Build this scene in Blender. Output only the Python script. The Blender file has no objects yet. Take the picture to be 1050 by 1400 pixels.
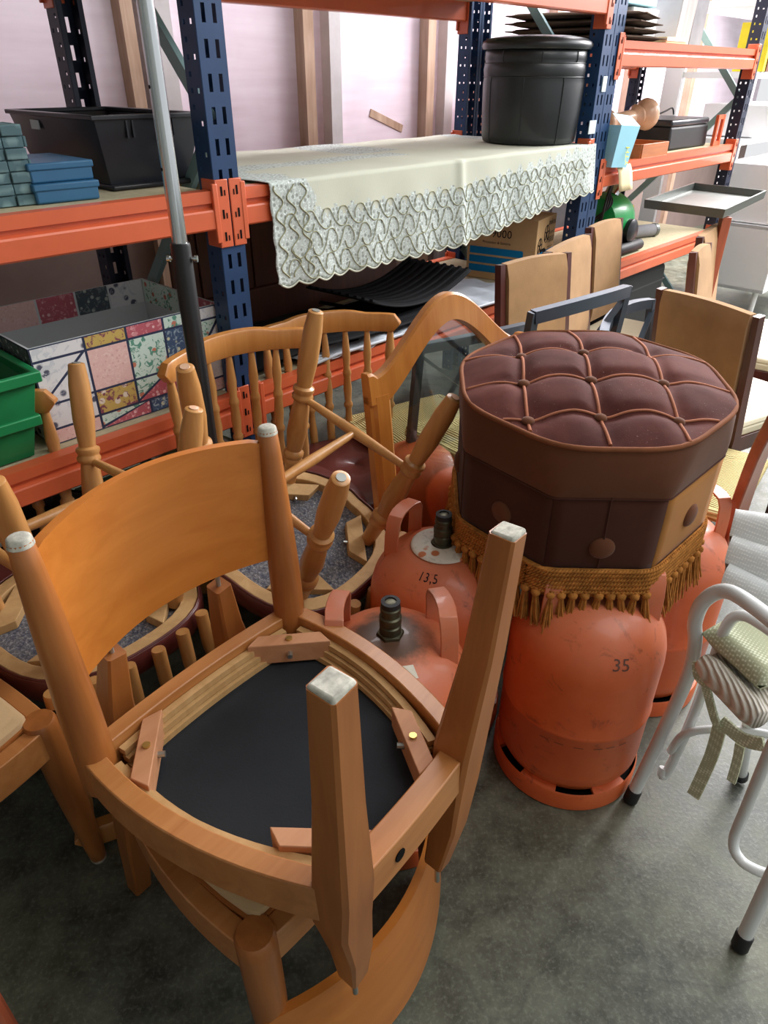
import bpy, bmesh, math, random
from mathutils import Vector, Matrix, Euler
random.seed(7)
PI = math.pi
SC = bpy.context.scene
COL = SC.collection
# ---------------------------------------------------------------- camera
CH, PITCH, ROLL, FPX = 1.3, .563, .005, 950.0
fw = Vector((0, math.cos(PITCH), -math.sin(PITCH)))
rt0 = Vector((1, 0, 0)); up0 = rt0.cross(fw)
rt = rt0*math.cos(ROLL)+up0*math.sin(ROLL); up = -rt0*math.sin(ROLL)+up0*math.cos(ROLL)
cd = bpy.data.cameras.new('camera'); cam = bpy.data.objects.new('camera', cd); COL.objects.link(cam)
cam.matrix_world = Matrix(((rt.x, up.x, -fw.x, 0), (rt.y, up.y, -fw.y, 0), (rt.z, up.z, -fw.z, CH), (0, 0, 0, 1)))
cd.sensor_fit = 'HORIZONTAL'; cd.sensor_width = 36; cd.lens = 36*FPX/1050; cd.clip_start = .02
SC.camera = cam
def at(x, y, z):
    "world point at height z seen at photo pixel x, y (used to read off real positions)"
    d = rt*(x-525)/FPX+up*(700-y)/FPX+fw
    return Vector((0, 0, CH))+d*((z-CH)/d.z)
# ---------------------------------------------------------------- light
W = bpy.data.worlds.new('world'); SC.world = W; W.use_nodes = True
W.node_tree.nodes['Background'].inputs[0].default_value = (.97, .98, 1, 1)
W.node_tree.nodes['Background'].inputs[1].default_value = .85
def area(name, loc, target, sx, sy, power, col):
    l = bpy.data.lights.new(name, 'AREA'); l.shape = 'RECTANGLE'; l.size = sx; l.size_y = sy; l.energy = power; l.color = col
    o = bpy.data.objects.new(name, l); COL.objects.link(o); o.location = loc
    o.rotation_euler = (Vector(target)-Vector(loc)).to_track_quat('-Z', 'Y').to_euler(); return o
area('window_light', (3.0, 2.6, 2.6), (.2, 1.0, .3), 2.4, 1.6, 60, (.96, .99, 1))
area('roof_light', (1.5, .5, 3.1), (.4, 1.1, 0), 1.8, 1.8, 36, (1, .99, .95))
area('fill_light_behind_rack', (.1, 4.2, 3.2), (.6, 3.4, .6), 5.0, .8, 230, (1, .96, .99))  # lamp added above the gap to brighten the back wall; no skylight known
area('doorway_light', (3.4, 5.0, 2.6), (2.4, 4.0, .4), 2.5, 2.0, 480, (1, .96, .97))
SC.view_settings.view_transform = 'Standard'; SC.view_settings.look = 'None'
SC.view_settings.gamma = 1; SC.view_settings.use_curve_mapping = False
SC.view_settings.exposure = 0.0
# ---------------------------------------------------------------- materials
def s2l(c): return tuple(((v/12.92) if v <= .04045 else ((v+.055)/1.055)**2.4) for v in c)
def C(r, g, b): return s2l((r/255, g/255, b/255))+(1,)
class NT:
    def __init__(s, name, rough=.5, metal=0, coat=0, sheen=0):
        s.m = bpy.data.materials.new(name); s.m.use_nodes = True; s.t = s.m.node_tree; s.b = s.t.nodes['Principled BSDF']
        s.b.inputs['Roughness'].default_value = rough; s.b.inputs['Metallic'].default_value = metal
        s.b.inputs['Specular IOR Level'].default_value = .5 if rough < .75 else .15; s.b.inputs['Coat Weight'].default_value = coat; s.b.inputs['Sheen Weight'].default_value = sheen
        s.tc = s.n('ShaderNodeTexCoord')
    def n(s, t, **k):
        o = s.t.nodes.new(t)
        for a, v in k.items():
            if a.startswith('i_'): o.inputs[a[2:]].default_value = v
            else: setattr(o, a, v)
        return o
    def l(s, a, b): s.t.links.new(a, b)
    def mapped(s, scale=(1, 1, 1), src='Object', rot=(0, 0, 0)):
        m = s.n('ShaderNodeMapping'); m.inputs['Scale'].default_value = scale; m.inputs['Rotation'].default_value = rot
        s.l(s.tc.outputs[src], m.inputs[0]); return m.outputs[0]
    def noise(s, vec, scale=5, detail=3, rough=.5, dist=0):
        o = s.n('ShaderNodeTexNoise'); o.inputs['Scale'].default_value = scale; o.inputs['Detail'].default_value = detail
        o.inputs['Roughness'].default_value = rough; o.inputs['Distortion'].default_value = dist; s.l(vec, o.inputs['Vector']); return o.outputs[0]
    def ramp(s, fac, stops, interp='LINEAR'):
        o = s.n('ShaderNodeValToRGB'); o.color_ramp.interpolation = interp; e = o.color_ramp.elements
        while len(e) < len(stops): e.new(.5)
        for i, (p, c) in enumerate(stops): e[i].position = p; e[i].color = c if len(c) == 4 else (*c, 1)
        s.l(fac, o.inputs[0]); return o.outputs[0]
    def mix(s, f, a, b, mode='MIX'):
        o = s.n('ShaderNodeMix', data_type='RGBA', blend_type=mode)
        for i, v in ((0, f), (6, a), (7, b)):
            if hasattr(v, 'links'): s.l(v, o.inputs[i])
            else: o.inputs[i].default_value = v
        return o.outputs[2]
    def col(s, c):
        if hasattr(c, 'links'): s.l(c, s.b.inputs['Base Color'])
        else: s.b.inputs['Base Color'].default_value = c
    def bump(s, h, st=.3, d=.002):
        o = s.n('ShaderNodeBump'); o.inputs['Strength'].default_value = st; o.inputs['Distance'].default_value = d
        s.l(h, o.inputs['Height']); s.l(o.outputs[0], s.b.inputs['Normal'])
def plain(name, c, rough=.5, metal=0, var=.12, sc=6, coat=0, bump=0, sheen=0, bsc=60):
    t = NT(name, rough, metal, coat, sheen); v = t.mapped()
    f = t.noise(v, sc, 4, .6); dk = tuple(x*(1-var) for x in c[:3])+(1,); lt = tuple(min(1, x*(1+var)) for x in c[:3])+(1,)
    t.col(t.ramp(f, [(.3, dk), (.7, lt)]))
    if bump: t.bump(t.noise(v, bsc, 3), bump, .002)
    return t.m
def wood(name, a, b, rough=.36, axis=2, sc=9, coat=.25, worn=None):
    t = NT(name, rough, 0, coat); s = [sc*2.2]*3; s[axis] = sc*.16
    v = t.mapped(tuple(s)); f = t.noise(v, 2.2, 5, .6, .6); g = t.noise(t.mapped((3, 3, 3)), 1.5, 2)
    c = t.ramp(f, [(.28, b), (.72, a)]); c = t.mix(.35, c, t.ramp(g, [(.35, b), (.65, a)]))
    t.col(c); t.bump(f, .06, .001); t.b.inputs['Coat Roughness'].default_value = .35
    return t.m
M = {}
M['honey'] = wood('honey_beech', C(206, 144, 78), C(178, 112, 50))
M['honeyx'] = wood('honey_beech_panel', C(200, 124, 52), C(176, 100, 34), axis=0, rough=.3, coat=.35)
M['beech'] = wood('beech_brown', C(176, 110, 54), C(138, 78, 34))
M['beechx'] = wood('beech_brown_rail', C(194, 134, 78), C(162, 100, 48), axis=0)
M['raw'] = wood('raw_beech', C(208, 170, 118), C(178, 138, 86), rough=.7, coat=0)
M['block'] = wood('corner_block_wood', C(206, 152, 112), C(180, 122, 84), rough=.6, axis=0, coat=0)
M['spin'] = wood('spindle_wood', C(204, 152, 92), C(170, 114, 58), rough=.34)
M['pine'] = wood('pine_frame', C(204, 136, 62), C(170, 98, 36), rough=.25, coat=.5)
M['darkwood'] = wood('dark_wood', C(112, 66, 46), C(70, 38, 28), rough=.45)
M['mahog'] = wood('mahogany', C(98, 42, 34), C(62, 24, 22), rough=.3, coat=.5)
M['redwood'] = wood('reddish_wood', C(176, 92, 60), C(134, 62, 40), rough=.35)
M['batten'] = wood('batten_wood', C(196, 170, 150), C(150, 120, 100), rough=.8, coat=0)
M['boxwood'] = wood('box_wood', C(196, 118, 64), C(160, 88, 44), axis=0)
M['particle'] = plain('particle_board', C(188, 178, 148), .85, var=.1, sc=60)
M['tip'] = plain('worn_glide_felt', C(178, 176, 164), .95, var=.35, sc=90, bump=.5)
M['steel'] = plain('zinc_steel', C(180, 184, 180), .35, .9)
M['chrome'] = plain('chrome_tube', C(205, 210, 212), .16, 1, var=.04)
M['brass'] = plain('brass_screw', C(206, 182, 110), .35, .9)
M['blackcloth'] = plain('black_underseat_cloth', C(40, 43, 47), .8, var=.22, sc=5, bump=.25, bsc=300)
M['beige'] = plain('beige_suede', C(196, 166, 124), .9, var=.1, sc=7, sheen=.1, bump=.15, bsc=200)
M['suede'] = plain('tan_suede_back', C(168, 132, 94), .95, var=.14, sc=9, sheen=.1, bump=.15, bsc=220)
M['cream'] = plain('cream_vinyl', C(222, 212, 184), .5, var=.05)
M['maroon'] = plain('maroon_leather', C(92, 40, 36), .38, var=.18, sc=4, coat=.15, bump=.1, bsc=150)
M['blue'] = plain('blue_rack_paint', C(32, 62, 102), .42, .1, var=.12, sc=12)
M['navy'] = plain('dark_rack_paint', C(26, 34, 56), .5, .1, var=.12, sc=12)
M['orange'] = plain('orange_rack_paint', C(212, 100, 62), .38, 0, var=.07, sc=8, coat=.2)
M['teal'] = plain('grey_teal_brace', C(132, 162, 164), .45, .1)
M['blackp'] = plain('black_plastic', C(36, 38, 44), .32, var=.15, sc=5)
M['rubber'] = plain('black_rubber', C(24, 25, 27), .6, var=.2)
M['blackleather'] = plain('black_leather', C(26, 30, 33), .4, var=.25, sc=3, coat=.12, bump=.12, bsc=30)
M['graymetal'] = plain('grey_metal_paint', C(72, 82, 94), .4, .3)
M['blacktube'] = plain('black_tube_paint', C(20, 20, 22), .35, 0)
M['white'] = plain('white_tube_paint', C(216, 220, 220), .28, var=.03, coat=.3)
M['whitecab'] = plain('white_laminate', C(240, 240, 240), .35, var=.02)
M['greenrim'] = plain('green_bin_rim', C(20, 128, 74), .45)
M['green'] = plain('green_plastic', C(16, 150, 74), .35, var=.1, coat=.2)
M['gcrate'] = plain('green_crate_plastic', C(18, 116, 66), .45, var=.12)
M['bluetin'] = plain('blue_card_box', C(48, 102, 140), .45, var=.08)
M['bluetop'] = plain('blue_box_worn_top', C(74, 104, 128), .5, var=.15)
M['graycloth'] = plain('grey_cloth', C(130, 130, 134), .9, var=.2)
M['pewter'] = plain('grey_metal_tray', C(112, 116, 112), .35, .7)
M['paleblue'] = plain('pale_blue_paper', C(158, 214, 232), .6, var=.04)
M['card'] = plain('cardboard', C(196, 160, 116), .9, var=.06, sc=10)
M['cardblue'] = plain('box_blue_print', C(18, 118, 172), .8, var=.06)
M['ink'] = plain('dark_ink', C(36, 32, 34), .8)
M['yellow'] = plain('yellow_print', C(226, 206, 40), .7)
M['green2'] = plain('green_print', C(60, 150, 110), .7)
M['wallgrey'] = plain('grey_pillar', C(196, 192, 194), .85)
M['burlap'] = plain('brown_cushion', C(96, 78, 66), .95, var=.2, bump=.4, bsc=120)
M['stone'] = wood('grey_wood_slab', C(172, 160, 156), C(128, 116, 114), rough=.7, coat=0, sc=6)
M['terracotta'] = plain('peach_ceramic', C(218, 178, 148), .3, var=.2, sc=12, coat=.4)
M['palecard'] = plain('pale_card', C(214, 196, 156), .8)
M['brownpanel'] = plain('brown_board', C(190, 134, 118), .85)
M['label'] = plain('white_label', C(222, 218, 204), .7, var=.1, sc=30)
M['redp'] = plain('red_plastic', C(200, 40, 50), .4)
M['valve'] = plain('bronze_valve', C(84, 82, 66), .4, .8, var=.25, sc=40)
M['hole'] = plain('black_recess', C(12, 11, 12), .9)
M['tag'] = plain('pale_tape', C(206, 222, 226), .6)
M['slat'] = plain('grey_wash_sheet', C(196, 204, 214), .45, var=.15, sc=9)
def m_floor():
    t = NT('concrete_floor', .5); v = t.mapped((1, 1, 1))
    a = t.noise(v, 2.6, 6, .65, .5); b = t.noise(v, 14, 5, .7); c = t.noise(v, 120, 3, .7); g = t.noise(v, 1.3, 3)
    c1 = t.ramp(a, [(.38, C(32, 38, 34)), (.5, C(76, 81, 71)), (.64, C(120, 122, 108))])
    c1 = t.mix(t.ramp(g, [(.45, (0, 0, 0, 1)), (.62, (.6, .6, .6, 1))]), c1, C(100, 92, 62))
    c2 = t.ramp(b, [(.34, C(30, 36, 32)), (.66, C(122, 127, 112))]); c1 = t.mix(.5, c1, c2)
    c1 = t.mix(t.ramp(c, [(.5, (0, 0, 0, 1)), (.8, (.4, .4, .4, 1))]), c1, C(158, 162, 150))
    w = t.n('ShaderNodeTexVoronoi', feature='DISTANCE_TO_EDGE'); w.inputs['Scale'].default_value = 1.1
    nz = t.n('ShaderNodeTexNoise'); nz.inputs['Scale'].default_value = 3; t.l(v, nz.inputs['Vector'])
    t.l(t.mix(.25, v, nz.outputs[1]), w.inputs['Vector'])
    cr = t.ramp(w.outputs[0], [(0, (1, 1, 1, 1)), (.004, (.0, .0, .0, 1))]); c1 = t.mix(t.mix(.3, (0, 0, 0, 1), cr), c1, C(36, 38, 36))
    t.col(c1); t.bump(c, .25, .002)
    t.l(t.ramp(b, [(.3, (.38,)*3), (.7, (.62,)*3)]), t.b.inputs['Roughness']); return t.m
M['floor'] = m_floor()
def m_bottle(name, dust=.75, stain=False):
    t = NT(name, .4, 0, .12); v = t.mapped(); z = t.n('ShaderNodeSeparateXYZ'); t.l(v, z.inputs[0])
    a = t.noise(v, 5, 5, .6); c = t.ramp(a, [(.3, C(194, 82, 36)), (.7, C(220, 108, 56))])
    k = t.noise(v, 16, 6, .75, .8); mr = t.n('ShaderNodeMapRange'); t.l(z.outputs[2], mr.inputs[0]); mr.inputs[1].default_value = .36; mr.inputs[2].default_value = .50
    mm = t.n('ShaderNodeMath', operation='MULTIPLY'); t.l(mr.outputs[0], mm.inputs[0]); t.l(t.ramp(t.noise(v, 7, 4, .7), [(.3, (.35,)*3), (.65, (1, 1, 1))]), mm.inputs[1])
    m2 = t.n('ShaderNodeMath', operation='MULTIPLY'); t.l(mm.outputs[0], m2.inputs[0]); m2.inputs[1].default_value = dust
    c = t.mix(m2.outputs[0], c, C(184, 126, 100))
    c = t.mix(t.ramp(k, [(.58, (0, 0, 0)), (.70, (.6,)*3)]), c, C(92, 44, 30))
    if stain:
        ln = t.n('ShaderNodeVectorMath', operation='LENGTH'); mp = t.n('ShaderNodeMapping'); mp.inputs['Scale'].default_value = (1, 1, 0); t.l(t.tc.outputs['Object'], mp.inputs[0]); t.l(mp.outputs[0], ln.inputs[0])
        ad = t.n('ShaderNodeMath', operation='ADD'); t.l(ln.outputs['Value'], ad.inputs[0])
        sb = t.n('ShaderNodeMath', operation='MULTIPLY'); t.l(t.noise(v, 18, 5, .7), sb.inputs[0]); sb.inputs[1].default_value = .09; t.l(sb.outputs[0], ad.inputs[1])
        c = t.mix(t.ramp(ad.outputs[0], [(.09, (.9,)*3), (.125, (0, 0, 0))]), c, C(66, 54, 42))
    t.col(c); t.bump(k, .1, .001)
    t.l(t.ramp(a, [(.3, (.34,)*3), (.7, (.5,)*3)]), t.b.inputs['Roughness']); return t.m
M['bottle'] = m_bottle('orange_bottle_paint'); M['bottles'] = m_bottle('orange_bottle_paint_stained', .9, True)
def m_velvet():
    t = NT('brown_velvet', .85, 0, 0, .07); v = t.mapped(); t.b.inputs['Sheen Roughness'].default_value = .4
    t.b.inputs['Sheen Tint'].default_value = C(170, 110, 90)
    a = t.noise(v, 9, 4, .6); c = t.ramp(a, [(.3, C(62, 28, 24)), (.7, C(94, 49, 42))])
    d = t.noise(v, 260, 2, .8); g = t.noise(v, 12, 3)
    f = t.n('ShaderNodeMath', operation='MULTIPLY'); t.l(t.ramp(d, [(.66, (0,)*3), (.78, (1,)*3)]), f.inputs[0]); t.l(t.ramp(g, [(.45, (0,)*3), (.65, (1,)*3)]), f.inputs[1])
    t.col(t.mix(f.outputs[0], c, C(176, 158, 148))); t.bump(t.noise(v, 400, 2), .2, .001); return t.m
M['velvet'] = m_velvet()
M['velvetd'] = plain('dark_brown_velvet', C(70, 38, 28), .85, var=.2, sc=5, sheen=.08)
M['velvet_lit'] = plain('brown_velvet_lit_nap', C(160, 108, 54), .85, var=.12, sc=5, sheen=.08)  # same brown velvet, with light on the nap put into the colour
M['velvetl'] = plain('mid_brown_velvet', C(98, 60, 40), .85, var=.18, sc=6, sheen=.1)
M['piping'] = plain('brown_edge_piping', C(126, 78, 52), .85, var=.15, sc=20)
M['cord'] = plain('copper_piping', C(158, 100, 74), .8, var=.15, sc=20)
M['fringe'] = plain('gold_brown_fringe', C(168, 112, 54), .95, var=.35, sc=60)
def m_felt():
    t = NT('grey_speckled_felt', 1); v = t.mapped(); a = t.noise(v, 170, 4, .8); b = t.noise(v, 70, 3, .7)
    c = t.ramp(a, [(.34, C(48, 52, 62)), (.52, C(104, 106, 114)), (.68, C(200, 198, 198))]); c = t.mix(.35, c, t.ramp(b, [(.35, C(58, 66, 92)), (.6, C(132, 126, 122))]))
    t.col(c); t.bump(a, .6, .002); return t.m
M['felt'] = m_felt()
def m_rush(name, a, b, sc=90, ax=0):
    t = NT(name, .85); w = t.n('ShaderNodeTexWave', wave_type='BANDS', bands_direction='XY'[ax]); w.inputs['Scale'].default_value = sc/6.28; w.inputs['Distortion'].default_value = 1.2
    t.l(t.mapped(), w.inputs[0]); t.col(t.ramp(w.outputs[1], [(.1, b), (.6, a)])); t.bump(w.outputs[1], .8, .004); return t.m
M['rush'] = m_rush('rush_weave', C(222, 206, 150), C(160, 138, 84), 260)
M['rushg'] = m_rush('grey_rush_weave', C(222, 216, 206), C(190, 180, 164), 250)
def m_weave(name, a, b, sc):
    t = NT(name, .9); v = t.mapped((sc, sc, sc), rot=(0, 0, .78)); ck = t.n('ShaderNodeTexVoronoi', feature='F1', distance='MANHATTAN'); ck.inputs['Scale'].default_value = 1; ck.inputs['Randomness'].default_value = .15
    t.l(v, ck.inputs['Vector']); t.col(t.ramp(ck.outputs[0], [(.3, a), (.75, b)])); t.bump(ck.outputs[0], -.7, .004); return t.m
M['weave'] = m_weave('cream_woven_cloth', C(226, 230, 206), C(176, 180, 150), 190)
M['wweave'] = m_weave('white_woven_cloth', C(232, 236, 236), C(206, 212, 214), 210)
M['basket'] = m_weave('grey_teal_woven_fibre', C(130, 158, 160), C(88, 114, 120), 34)
def m_lace():
    t = NT('cream_lace', .9); uv = t.mapped((1, 1, 1), 'UV'); sp = t.n('ShaderNodeSeparateXYZ'); t.l(uv, sp.inputs[0])
    v1 = t.n('ShaderNodeTexVoronoi', feature='F1'); v1.inputs['Scale'].default_value = 72; v1.inputs['Randomness'].default_value = .5; t.l(uv, v1.inputs['Vector'])
    v2 = t.n('ShaderNodeTexVoronoi', feature='F1'); v2.inputs['Scale'].default_value = 170; t.l(uv, v2.inputs['Vector'])
    c = t.ramp(v1.outputs[0], [(.18, C(140, 148, 144)), (.32, C(160, 166, 160)), (.38, C(230, 240, 240)), (.62, C(212, 222, 218))])
    c = t.mix(t.ramp(v2.outputs[0], [(.22, (.0,)*3), (.42, (.55,)*3)]), c, C(160, 166, 158))
    t.col(c); t.bump(v1.outputs[0], .5, .003); return t.m
M['lace'] = m_lace()
M['linen'] = plain('cream_linen', C(198, 200, 184), .9, var=.05, sc=4, bump=.15, bsc=300)
M['lacecord'] = plain('olive_lace_cord', C(164, 164, 136), .85, var=.1)
def m_wallsheet():
    t = NT('pinkish_wall_sheet', .55); v = t.mapped(); a = t.noise(v, 1.4, 4, .6, .4); b = t.noise(t.mapped((1.5, 1.5, 14)), 2, 3)
    c = t.ramp(a, [(.3, C(208, 190, 202)), (.7, C(234, 222, 234))]); c = t.mix(.25, c, t.ramp(b, [(.3, C(200, 178, 190)), (.7, C(240, 226, 238))])); t.col(c); return t.m
M['wallsheet'] = m_wallsheet()
M['wallneutral'] = plain('grey_room_wall', C(150, 154, 150), .9, var=.06, sc=2)
M['walllow'] = plain('dusky_lower_wall', C(126, 110, 104), .9, var=.15, sc=3)
def m_print(name, base, s1, s2, sc=40, fe='F1'):
    t = NT(name, .7); v = t.mapped(); w = t.n('ShaderNodeTexVoronoi', feature=fe); w.inputs['Scale'].default_value = sc; t.l(v, w.inputs['Vector'])
    x = t.noise(v, sc*1.3, 3, .6, 1.5); c = t.ramp(w.outputs[0], [(.22, s1), (.3, base)]) if fe == 'F1' else t.ramp(w.outputs[0], [(.05, s1), (.09, base)])
    t.col(t.mix(t.ramp(x, [(.55, (0,)*3), (.6, (1,)*3)]), c, s2)); return t.m
M['pPink'] = m_print('pink_print', C(226, 186, 180), C(214, 168, 164), C(232, 200, 192), 90)
M['pRed'] = m_print('red_floral_print', C(186, 92, 104), C(232, 190, 192), C(210, 140, 146), 60)
M['pMint'] = m_print('mint_floral_print', C(206, 226, 216), C(196, 120, 96), C(92, 150, 130), 36)
M['pNavy'] = m_print('navy_floral_print', C(62, 84, 116), C(206, 206, 176), C(150, 168, 180), 44)
M['pText'] = m_print('white_lined_print', C(224, 224, 226), C(80, 84, 104), C(206, 208, 214), 26)
M['pDark'] = m_print('multicolour_floral_print', C(196, 168, 92), C(226, 214, 196), C(130, 70, 84), 34)
M['pGrey'] = m_print('dark_grey_floral_print', C(74, 84, 92), C(172, 182, 176), C(120, 130, 132), 50)
M['pLine'] = plain('navy_line', C(40, 50, 80), .7)
M['boxin'] = plain('pale_grey_box_lining', C(206, 210, 212), .8, var=.04)
def m_glass():
    t = NT('grey_green_glass', .04); t.b.inputs['Base Color'].default_value = (.86, .92, .9, 1)
    g = t.n('ShaderNodeBsdfTransparent'); g.inputs[0].default_value = (.88, .92, .91, 1)
    gl = t.n('ShaderNodeBsdfGlossy'); gl.inputs['Roughness'].default_value = .05; gl.inputs[0].default_value = (.8, .85, .85, 1)
    fr = t.n('ShaderNodeFresnel'); fr.inputs[0].default_value = 1.6; mx = t.n('ShaderNodeMixShader'); mx.inputs[0].default_value = .12; t.l(g.outputs[0], mx.inputs[1]); t.l(gl.outputs[0], mx.inputs[2])
    t.l(mx.outputs[0], t.t.nodes['Material Output'].inputs[0]); return t.m
M['glass'] = m_glass()
M['disc'] = m_print('rusty_white_disc', C(214, 208, 194), C(190, 110, 66), C(196, 192, 180), 30)
M['carpet'] = plain('black_mat_ribbed', C(30, 31, 34), .75, var=.15)
# ---------------------------------------------------------------- mesh helpers
class MB:
    def __init__(s): s.v = []; s.f = []; s.mi = []
    def add(s, vs, fs, mtx=None, mi=0):
        b = len(s.v)
        for p in vs: s.v.append((mtx@Vector(p))[:] if mtx else tuple(p))
        for f in fs: s.f.append([b+i for i in f]); s.mi.append(mi)
        return s
    def box(s, c, d, rz=0, mtx=None, taper=1, mi=0):
        x, y, z = d[0]/2, d[1]/2, d[2]/2; k = taper
        vs = [(-x, -y, -z), (x, -y, -z), (x, y, -z), (-x, y, -z), (-x*k, -y*k, z), (x*k, -y*k, z), (x*k, y*k, z), (-x*k, y*k, z)]
        m = Matrix.Translation(c)@Matrix.Rotation(rz, 4, 'Z')
        return s.add(vs, [(3, 2, 1, 0), (4, 5, 6, 7), (0, 1, 5, 4), (1, 2, 6, 5), (2, 3, 7, 6), (3, 0, 4, 7)], (mtx@m) if mtx else m, mi)
    def prism(s, pts, z0, z1, mtx=None, inset=0, mi=0):
        n = len(pts); cx = sum(p[0] for p in pts)/n; cy = sum(p[1] for p in pts)/n
        t = [(cx+(p[0]-cx)*(1-inset), cy+(p[1]-cy)*(1-inset)) for p in pts]
        vs = [(p[0], p[1], z0) for p in pts]+[(p[0], p[1], z1) for p in t]
        return s.add(vs, [list(range(n))[::-1], list(range(n, 2*n))]+[(i, (i+1) % n, n+(i+1) % n, n+i) for i in range(n)], mtx, mi)
    def sweep(s, path, sec, mtx=None, closed=False, upv=None, caps=True, mi=0, scl=None):
        "sec: 2d section (a,b); a along side, b along up"
        P = [Vector(p) for p in path]; n = len(P); k = len(sec); vs = []; pu = Vector(upv) if upv else None; prev = None
        for i in range(n):
            if closed: t = P[(i+1) % n]-P[i-1]
            else: t = P[min(i+1, n-1)]-P[max(i-1, 0)]
            t.normalize()
            if pu is not None: side = t.cross(pu)
            elif prev is None:
                a = Vector((0, 0, 1)) if abs(t.z) < .9 else Vector((1, 0, 0)); side = t.cross(a)
            else: side = prev-t*prev.dot(t)
            if side.length < 1e-6: side = prev or Vector((1, 0, 0))
            side.normalize(); prev = side; u_ = side.cross(t)
            c = scl[i] if scl else 1
            for (a, b) in sec:
                vs.append(P[i]+side*a*c+u_*b*c)
        fs = []
        for i in range(n if closed else n-1):
            for j in range(k):
                fs.append((i*k+j, i*k+(j+1) % k, ((i+1) % n)*k+(j+1) % k, ((i+1) % n)*k+j))
        if caps and not closed: fs += [list(range(k))[::-1], [(n-1)*k+j for j in range(k)]]
        return s.add([v[:] for v in vs], fs, mtx, mi)
    def tube(s, path, r, seg=10, mtx=None, closed=False, scl=None, mi=0):
        return s.sweep(path, [(r*math.cos(2*PI*j/seg), r*math.sin(2*PI*j/seg)) for j in range(seg)], mtx, closed, scl=scl, mi=mi)
    def lathe(s, prof, seg=24, mtx=None, mi=0, caps=True):
        vs = []; n = len(prof)
        for r, z in prof:
            for j in range(seg): a = 2*PI*j/seg; vs.append((r*math.cos(a), r*math.sin(a), z))
        fs = [(i*seg+j, i*seg+(j+1) % seg, (i+1)*seg+(j+1) % seg, (i+1)*seg+j) for i in range(n-1) for j in range(seg)]
        if caps: fs += [list(range(seg))[::-1], [(n-1)*seg+j for j in range(seg)]]
        return s.add(vs, fs, mtx, mi)
    def grid(s, fn, nu, nv, mtx=None, mi=0):
        vs = [fn(i/nu, j/nv) for j in range(nv+1) for i in range(nu+1)]
        return s.add(vs, [(j*(nu+1)+i, j*(nu+1)+i+1, (j+1)*(nu+1)+i+1, (j+1)*(nu+1)+i) for j in range(nv) for i in range(nu)], mtx, mi)
def along(p, q, roll=0):
    "matrix whose z axis runs from p to q, origin p"
    p = Vector(p); q = Vector(q); z = (q-p).normalized(); return Matrix.Translation(p)@z.to_track_quat('Z', 'Y').to_matrix().to_4x4()@Matrix.Rotation(roll, 4, 'Z')
def obj(name, mb, mat, parent=None, smooth=None, bevel=0, solid=0, sub=0, loc=None, bseg=2, weld=False):
    me = bpy.data.meshes.new(name); me.from_pydata(mb.v, [], mb.f); me.update()
    mats = mat if isinstance(mat, (list, tuple)) else [mat]
    for m in mats: me.materials.append(M[m])
    if len(mats) > 1: me.polygons.foreach_set('material_index', mb.mi)
    bm = bmesh.new(); bm.from_mesh(me)
    if weld: bmesh.ops.remove_doubles(bm, verts=bm.verts, dist=1e-5)
    bmesh.ops.recalc_face_normals(bm, faces=bm.faces); bm.to_mesh(me); bm.free()
    if smooth is not None:
        me.polygons.foreach_set('use_smooth', [True]*len(me.polygons))
        if smooth < 180: me.set_sharp_from_angle(angle=math.radians(smooth))
    o = bpy.data.objects.new(name, me); COL.objects.link(o)
    if parent: o.parent = parent
    if loc: o.location = loc
    if solid: md = o.modifiers.new('s', 'SOLIDIFY'); md.thickness = solid; md.offset = 0
    if bevel: md = o.modifiers.new('b', 'BEVEL'); md.width = bevel; md.segments = bseg; md.limit_method = 'ANGLE'; md.angle_limit = .6; me.polygons.foreach_set('use_smooth', [True]*len(me.polygons)); me.set_sharp_from_angle(angle=math.radians(35)) if smooth is None else None
    if sub: md = o.modifiers.new('u', 'SUBSURF'); md.levels = sub; md.render_levels = sub
    return o
def tag(o, label, cat, group=None):
    o['label'] = label; o['category'] = cat
    if group: o['group'] = group
    return o
def thing(name, label, cat, loc=(0, 0, 0), rz=0, group=None, mtx=None):
    o = bpy.data.objects.new(name, None); COL.objects.link(o); o.empty_display_size = .05
    if mtx is not None: o.matrix_world = mtx
    else: o.location = loc; o.rotation_euler = (0, 0, rz)
    return tag(o, label, cat, group)
def struct(o): o['kind'] = 'structure'; return o
def dup(root, mtx, label, group=None):
    r = root.copy(); COL.objects.link(r); r.matrix_world = mtx; r['label'] = label
    if group: r['group'] = group
    for ch in list(root.children):
        c = ch.copy(); COL.objects.link(c); c.parent = r
        for g in list(ch.children): d = g.copy(); COL.objects.link(d); d.parent = c
    return r
def pose(x, y, z, rx, ry, rz): return Matrix.Translation((x, y, z))@Euler((rx, ry, rz), 'XYZ').to_matrix().to_4x4()
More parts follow.
